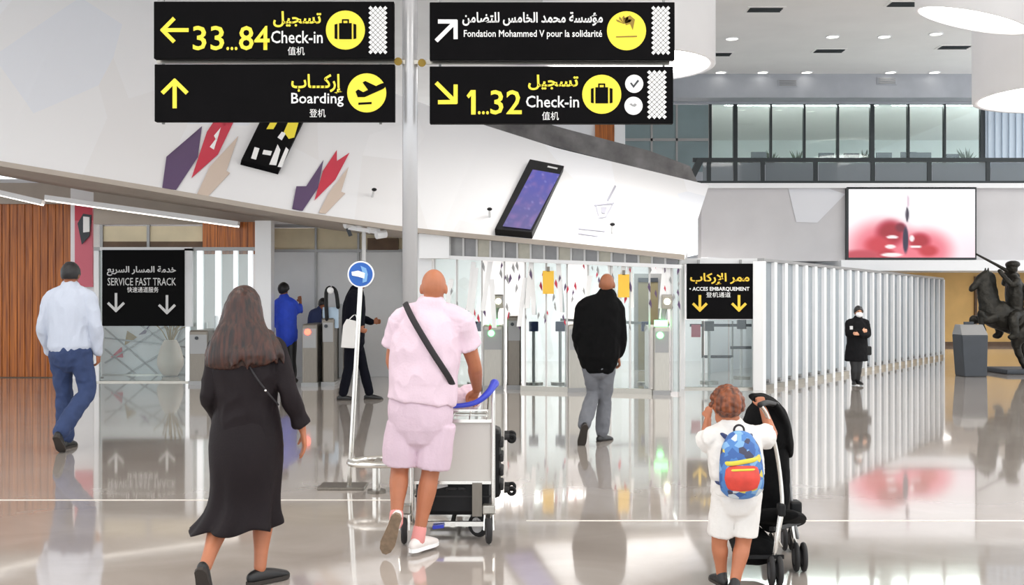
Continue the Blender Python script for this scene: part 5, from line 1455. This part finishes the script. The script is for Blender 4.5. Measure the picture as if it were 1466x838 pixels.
# ---- man in dark suit walking right behind the blue sign
p = Person('man in dark suit walking right, head behind the blue round sign', 508, 17.1, 1.02, fwd=(1, .12, 0), skin='skin_brown', vox=.01)
p.js(head=(514, 403), neck=(510, 417), chest=(507, 440), waist=(506, 462), pelvis=(506, 483), shL=(507, 427, .2), shR=(506, 427, -.2), elL=(512, 456, .26), elR=(503, 456, -.25), wrL=(531, 462, .2), wrR=(516, 470, -.26),
     hipL=(507, 486, .09), hipR=(505, 486, -.09), knL=(519, 528, .09), knR=(500, 528, -.09), anL=(528, 565, .1), anR=(492, 565, -.09))
g = G(); p.trunk(g); p.shoulders(g); p.head(g)
for k in 'LR': p.arm(g, k); p.leg(g, k)
p.hand(g, 'L', (1, 0, .1), (0, -1, 0), (0, 0, 1), .5); p.hand(g, 'R', (.9, 0, -.3), (0, 1, 0), (0, 0, 1), .5)
g.solid(p.vox, 3).build_solid('body', p.skin, p.root); p.face(); cap_hair(p, 'hair_black', .013)
g = G(); p.trunk(g, .03, 1.04, 1.1, 1, waist=1.12); p.shoulders(g, .022)
g.tube([p.j['pelvis'] - UP*.09, p.j['pelvis'], p.j['waist']], [(.185, .17), (.19, .165), (.185, .155)], 16, p.side, 3)
for k in 'LR': p.arm(g, k, .024, .95)
g.solid(.013, 3, (.006, 9, (1, 1, .7))).build_solid('jacket', 'suit_navy', p.root)
g = G(); g.tube([p.j['pelvis'] - UP*.08, p.j['pelvis']], [(.16, .13), (.17, .14)], 14, p.side, 1)
for k in 'LR': p.leg(g, k, .014, .97, .03)
g.solid(.013, 3, (.005, 10, (1, 1, .8))).build_solid('trousers', 'suit_navy', p.root)
p.shoe('L', (1, -.1, .05), 'shoe_black', 'sole_dark'); p.shoe('R', (1, .1, 0), 'shoe_black', 'sole_dark')
b_ = P(497, 498, 16.68); t = empty('paper_bag', b_, 'white paper bag carried at the hip of dark suited man', 'bag')
G().add([P(488, 498, 16.68), P(507, 499, 16.68), P(509, 460, 16.68), P(496, 457, 16.68), P(491, 466, 16.68)] + [x + V((0, .1, 0)) for x in (P(488, 498, 16.68), P(507, 499, 16.68), P(509, 460, 16.68), P(496, 457, 16.68), P(491, 466, 16.68))],
        [(0,1,2,3,4), (9,8,7,6,5), (0,5,6,1), (1,6,7,2), (2,7,8,3), (3,8,9,4), (4,9,5,0)]).build('bag', 'bag_white', t, bevel=.01)
G().tube([P(499, 458, 16.68) + V((0, .05, 0)), P(507, 451, 16.68) + V((0, .1, 0)), P(512, 462, 16.68) + V((0, .05, 0))], .008, 6).build('handle', 'bag_white', t, True)

# ---- woman in blue top beyond the gates
p = Person('woman in bright blue top with raised arm standing beyond gates', 410, 20.9, 1.0, fwd=(.3, 1, 0), skin='skin_brown', vox=.01)
p.js(head=(406, 415), neck=(407, 427), chest=(409, 445), waist=(410, 464), pelvis=(411, 481), shL=(397, 435), shR=(420, 435), elL=(394, 456), elR=(427, 447, .08), wrL=(397, 474, .08), wrR=(428, 433, .16),
     hipL=(406, 485), hipR=(417, 485), knL=(407, 516), knR=(418, 516), anL=(408, 540), anR=(419, 540))
g = G(); p.trunk(g); p.shoulders(g); p.head(g, (.5, 1, 0))
for k in 'LR': p.arm(g, k); p.leg(g, k)
p.hand(g, 'L', (0, .2, -1), R_, (0, 1, 0), .5); p.hand(g, 'R', (-.3, .3, 1), (0, 1, 0), L_, .4)
g.solid(p.vox, 3).build_solid('body', p.skin, p.root); p.face(); cap_hair(p, 'hair_black', .022, back=.12)
g = G(); p.trunk(g, .026, 1.05, 1.1, 0, waist=1.1); p.shoulders(g, .02)
for k in 'LR': p.arm(g, k, .024, .8)
g.solid(.013, 3, (.007, 9, (1, 1, .7))).build_solid('blouse', 'top_blue', p.root)
g = G(); g.tube([p.j['pelvis'] - UP*.1, p.j['pelvis']], [(.17, .14), (.17, .14)], 14, p.side, 1)
for k in 'LR': p.leg(g, k, .018, .97, .04)
g.solid(.013, 3).build_solid('trousers', 'shoe_black', p.root)
p.shoe('L', (0, 1, 0), 'shoe_black', 'sole_dark'); p.shoe('R', (.2, 1, 0), 'shoe_black', 'sole_dark')

# ---- person in navy leaning over at the red lamp gate
p = Person('person in navy jacket bending over behind the red lamp gate', 456, 21.35, .95, fwd=(-.5, .9, 0), skin='skin_brown', vox=.01)
p.js(head=(463, 436, -.05), neck=(460, 444), chest=(456, 456), waist=(455, 474), pelvis=(456, 490), shL=(448, 449), shR=(466, 452), elL=(445, 466, .1), elR=(468, 468, .1), wrL=(452, 478, .2), wrR=(464, 482, .2),
     hipL=(451, 492), hipR=(461, 492), knL=(451, 514), knR=(461, 514), anL=(451, 537), anR=(461, 537))
g = G(); p.trunk(g); p.shoulders(g); p.head(g, (-.3, 1, -.4))
for k in 'LR': p.arm(g, k); p.leg(g, k)
p.hand(g, 'L', (.2, .5, -.6), (0, 0, -1), R_, .5); p.hand(g, 'R', (-.2, .5, -.6), (0, 0, -1), L_, .5)
g.solid(p.vox, 3).build_solid('body', p.skin, p.root); p.face(); cap_hair(p, 'hair_black', .014)
g = G(); p.trunk(g, .026, 1.05, 1.1, 0, waist=1.1); p.shoulders(g, .02)
for k in 'LR': p.arm(g, k, .024, .93)
g.solid(.013, 3, (.007, 9, (1, 1, .7))).build_solid('jacket', 'cloth_navy', p.root)
g = G(); g.tube([p.j['pelvis'] - UP*.1, p.j['pelvis']], [(.17, .14), (.17, .14)], 14, p.side, 1)
for k in 'LR': p.leg(g, k, .016, .97, .03)
g.solid(.013, 3).build_solid('trousers', 'suit_navy', p.root)
p.shoe('L', (0, 1, 0), 'shoe_black', 'sole_dark'); p.shoe('R', (.2, 1, 0), 'shoe_black', 'sole_dark')

# ------------------------------------------------------------------ luggage trolley
YT = 7.2
t = empty('luggage_trolley', V((P(648, 0, YT).x, YT, 0)), 'silver luggage trolley with blue handle pushed by the pink man', 'trolley')
def tp(px, py, dy=0): return P(px, py, YT) + V((0, dy, 0))
for px in (590, 706):
    G().tube([tp(px, 556), tp(px, 640), tp(px, 740), tp(px, 752, .1)], [.014]*4, 10, (0, 1, 0), 3).build('upright', 'chrome', t, True)
G().tube([tp(586, 549, -.05), tp(596, 560, -.13), tp(616, 574, -.16), tp(648, 578, -.17), tp(680, 574, -.16), tp(698, 562, -.13), tp(708, 549, -.05)], [.024, .022, .017, .015, .017, .022, .026], 12, (0, 0, 1), 4).build('handle', 'blue_handle', t, True)
for px, sx in ((586, -1), (708, 1)): G().ell(tp(px, 549, -.03), (.03, .05, .03)).build('handle_end', 'blue_handle', t, True)
bd = G().pbox(592, 604, 704, 690, YT + .01, .02).build('back_board', mat('board_grey', (206, 202, 196), .35), t, bevel=.006)
for y in (603, 691): G().bar(tp(590, y), tp(706, y), .02).build('crossbar', 'chrome', t)
# wire basket
for k in range(5):
    f_ = k / 4
    G().tube([tp(600 + 96*f_, 602, .02), tp(600 + 96*f_, 598, .1), tp(600 + 96*f_, 598, .26), tp(600 + 96*f_, 575, .3)], [.005]*4, 6, (1, 0, 0), 2).build('basket_wire', 'chrome', t, True)
for py, dy in ((598, .12), (598, .26), (575, .3), (588, .02)): G().bar(tp(598, py, dy), tp(698, py, dy), .01).build('basket_wire', 'chrome', t)
G().bar(tp(598, 588, .02), tp(598, 575, .3), .01).build('basket_wire', 'chrome', t); G().bar(tp(698, 588, .02), tp(698, 575, .3), .01).build('basket_wire', 'chrome', t)
# platform
for px in (598, 648, 698): G().bar(tp(px, 752, .0), tp(px, 748, .95), .03).build('platform_bar', 'chrome', t)
for dy in (.02, .35, .65, .95): G().bar(tp(594, 751, dy), tp(702, 751, dy), .03).build('platform_bar', 'chrome', t)
for px in (580, 700):
    c_ = V((P(px, 0, YT).x, YT - .06, .085))
    w = G().torus(c_, .065, .02, (1, .08, 0), 22, 8).build('wheel', 'rubber', t, True)
    G().cyl(c_ - V((.016, 0, 0)), c_ + V((.016, 0, 0)), .055, 16).build('hub', 'letter_grey', w)
    for sx in (-.03, .03): G().bar(c_ + V((sx, 0, 0)), c_ + V((sx * .8, .04, .12)), .008, .03).build('fork', 'chrome', t)
    G().box(c_ + V((-.04, .0, .1)), c_ + V((.04, .09, .16))).build('caster_head', 'steel', t, bevel=.01)
c_ = V((P(684, 0, YT).x, YT + .12, .085)); w = G().torus(c_, .06, .02, (.7, 1, 0), 22, 8).build('wheel', 'rubber', t, True); G().cyl(c_ - V((.012, .014, 0)), c_ + V((.012, .014, 0)), .05, 14).build('hub', 'letter_grey', w)
G().bar(c_, c_ + V((0, .02, .13)), .02, .05).build('fork', 'steel_dark', t)
c_ = V((P(648, 0, YT).x, YT + .98, .07)); w = G().torus(c_, .05, .018, (1, 0, 0), 20, 8).build('wheel', 'rubber', t, True); G().cyl(c_ - V((.014, 0, 0)), c_ + V((.014, 0, 0)), .04, 14).build('hub', 'letter_grey', w)
G().bar(tp(620, 754, -.03), tp(636, 752, -.03), .03, .02).build('brake_pedal', 'blue_handle', t)
G().pbox(676, 692, 690, 740, YT - .02, .03).build('brake_rod', 'steel_dark', t)
# luggage
b_ = tp(650, 745, .22); t = empty('suitcase', b_, 'black suitcase lying on the trolley platform below the board', 'suitcase')
zb = tp(0, 748, 0).z + .03
a, b = tp(594, 0, .06), tp(702, 0, .62)
G().box((a.x, a.y, zb), (b.x, b.y, zb + .25)).build('shell', 'black_plastic', t, bevel=.03)
G().box((a.x - .004, a.y - .004, zb + .12), (b.x + .004, b.y + .004, zb + .13)).build('zip', 'rubber', t)
G().tube([(a.x + .2, a.y - .0, zb + .17), (a.x + .22, a.y - .03, zb + .18), (a.x + .3, a.y - .03, zb + .18), (a.x + .32, a.y, zb + .17)], .009, 6).build('handle', 'rubber', t, True)
G().obox((a.x + .17, a.y - .006, zb + .2), (.035, 0, .008), (0, .004, 0), (-.004, 0, .016)).build('name_tag', 'letter_grey', t)
b_ = tp(714, 722, .62); t = empty('suitcase', b_, 'black suitcase on its side at trolley right with wheels outward', 'suitcase')
a, b = tp(660, 0, .66), tp(724, 0, .66)
z0_ = zb; z1_ = tp(0, 632, .66).z
G().box((a.x, a.y, z0_), (P(717, 0, YT + .66).x, a.y + .26, z1_)).build('shell', 'black_plastic', t, bevel=.035)
for k in range(4): 
    z = z0_ + .06 + k * .1; G().box((P(717, 0, YT + .66).x - .01, a.y - .002, z), (P(721, 0, YT + .66).x, a.y + .262, z + .05)).build('rib', 'rubber', t, bevel=.01)
for z in (z0_ + .06, z1_ - .06):
    for dy in (.03, .23):
        c_ = V((P(730, 0, YT + .66).x, a.y + dy, z)); w = G().cyl(c_ + V((-.04, 0, 0)), c_ + V((-.005, 0, 0)), .022, 10).build('wheel_bracket', 'rubber', t)
        G().torus(c_ + V((.012, 0, -.01)), .022, .014, (0, 1, 0), 14, 6).build('wheel', 'black_plastic', w, True)
# pale bundle in the basket
c_ = tp(652, 580, .14); t = empty('cloth_bundle', c_ - UP*.05, 'pale pink and white cloth bundle in the trolley basket', 'bundle')
g = G(); g.ell(c_ + V((-.02, 0, .02)), (.13, .1, .075)); g.ell(c_ + V((.08, .02, .03)), (.08, .09, .085)); g.ell(c_ + V((-.1, .03, .0)), (.08, .08, .06))
g.solid(.009, 2, (.012, 14, (1, 1, 1))).build_solid('cloth', 'pink_cloth', t)

# ------------------------------------------------------------------ stroller
t = empty('stroller', V((P(1110, 0, 6.25).x, 6.25, 0)), 'black folding stroller with silver tube frame pushed by boy', 'stroller')
def sq(px, py, y): return P(px, py, y + (.13 if 6.28 < y < 6.38 else 0))
mat('stroller_black', (11, 11, 12), .9, spec=.15, bump=.2, bscale=60)
# hood
g = G(); n_, m_ = 14, 10; vs = []; fs = []
g.tube([sq(1086, 572, 6.3), sq(1104, 578, 6.32), sq(1121, 600, 6.34), sq(1128, 632, 6.36), sq(1130, 650, 6.36)], [(.14, .022), (.17, .03), (.17, .03), (.15, .028), (.11, .02)], 14, (.2, 1, 0), 4)
g.ell(sq(1097, 616, 6.36), (.135, .19, .19), None, 18, 12)
g.solid(.011, 2, (.006, 9, (1, 1, 1))).build_solid('hood', 'stroller_black', t)
g = G()
g.tube([sq(1096, 610, 6.34), sq(1100, 660, 6.3), sq(1102, 700, 6.3), sq(1104, 740, 6.3)], [(.125, .1), (.115, .12), (.105, .13), (.09, .1)], 16, (1, .25, 0), 4)
g.solid(.011, 2, (.006, 9, (1, 1, 1))).build_solid('seat_back', 'stroller_black', t)
g = G(); g.tube([sq(1100, 738, 6.2), sq(1112, 742, 6.5), sq(1118, 748, 6.78)], [(.17, .04), (.17, .05), (.15, .04)], 14, (1, 0, 0), 3)
g.solid(.012, 2).build_solid('seat', 'stroller_black', t)
for dx, yy, lab in ((0, 6.12, ''), (1, 6.5, '')):
    hx = (1092, 1136)[dx]; 
    G().tube([sq(1088 + 22*dx, 580, yy - .1), sq(1100 + 22*dx, 600, yy - .05), sq(1114 + 14*dx, 660, yy), sq(1120 + 14*dx, 728, yy), sq(1112 + 30*dx, 770, yy)], [.011]*5, 8, (0, 1, 0), 4).build('push_frame', 'chrome' if dx == 0 else 'frame_grey', t, True)
    G().tube([sq(1118 + 14*dx, 728, yy), sq(1112 + 24*dx, 770, yy - .03), V((P(1106 + 38*dx, 0, yy).x, yy, .09))], [.012]*3, 8, (0, 1, 0), 3).build('rear_leg', 'chrome', t, True)
    G().tube([sq(1118 + 14*dx, 728, yy), V((P(1124 + 20*dx, 0, yy).x, yy + .3, .25)), V((P(1118 + 20*dx, 0, yy + .6).x, yy + .6, .08))], [.012]*3, 8, (0, 1, 0), 3).build('front_leg', 'chrome', t, True)
G().tube([sq(1088, 580, 6.02), sq(1098, 577, 6.14), sq(1112, 580, 6.4)], .016, 10, (0, 0, 1), 3).build('handle_bar', 'black_plastic', t, True)
G().bar(sq(1104, 758, 6.1), sq(1144, 748, 6.52), .022).build('axle', 'black_plastic', t)
G().obox(sq(1137, 728, 6.5), (.035, 0, 0), (0, .05, 0), (0, 0, .045)).build('hinge', 'black_plastic', t, bevel=.012)
G().obox(sq(1118, 730, 6.12), (.02, 0, 0), (0, .03, 0), (0, 0, .035)).build('hinge', 'black_plastic', t, bevel=.01)
a = sq(1078, 800, 6.15); b = sq(1118, 765, 6.15)
g = G(); g.tube([V((a.x + .02, 6.22, .16)), V((a.x + .06, 6.4, .14)), V((a.x + .06, 6.66, .18))], [(.12, .075), (.125, .08), (.11, .06)], 14, (1, 0, 0), 3)
g.solid(.012, 2, (.005, 9, (1, 1, 1))).build_solid('storage_basket', 'stroller_black', t)
G().bar(V((P(1068, 0, 6.1).x, 6.1, .16)), V((P(1122, 0, 6.1).x, 6.1, .16)), .02).build('rear_crossbar', 'black_plastic', t)
for px, yy, r_ in ((1110, 6.1, .085), (1145, 6.42, .085), (1100, 6.8, .075), (1128, 6.95, .075)):
    for k in (-.022, .022):
        c_ = V((P(px, 0, yy).x + k, yy, r_)); w = G().torus(c_, r_ - .016, .015, (1, -.1, 0), 22, 8).build('wheel', 'rubber', t, True)
        G().cyl(c_ - V((.01, 0, 0)), c_ + V((.01, 0, 0)), r_ * .55, 14).build('hub', 'slate', w)
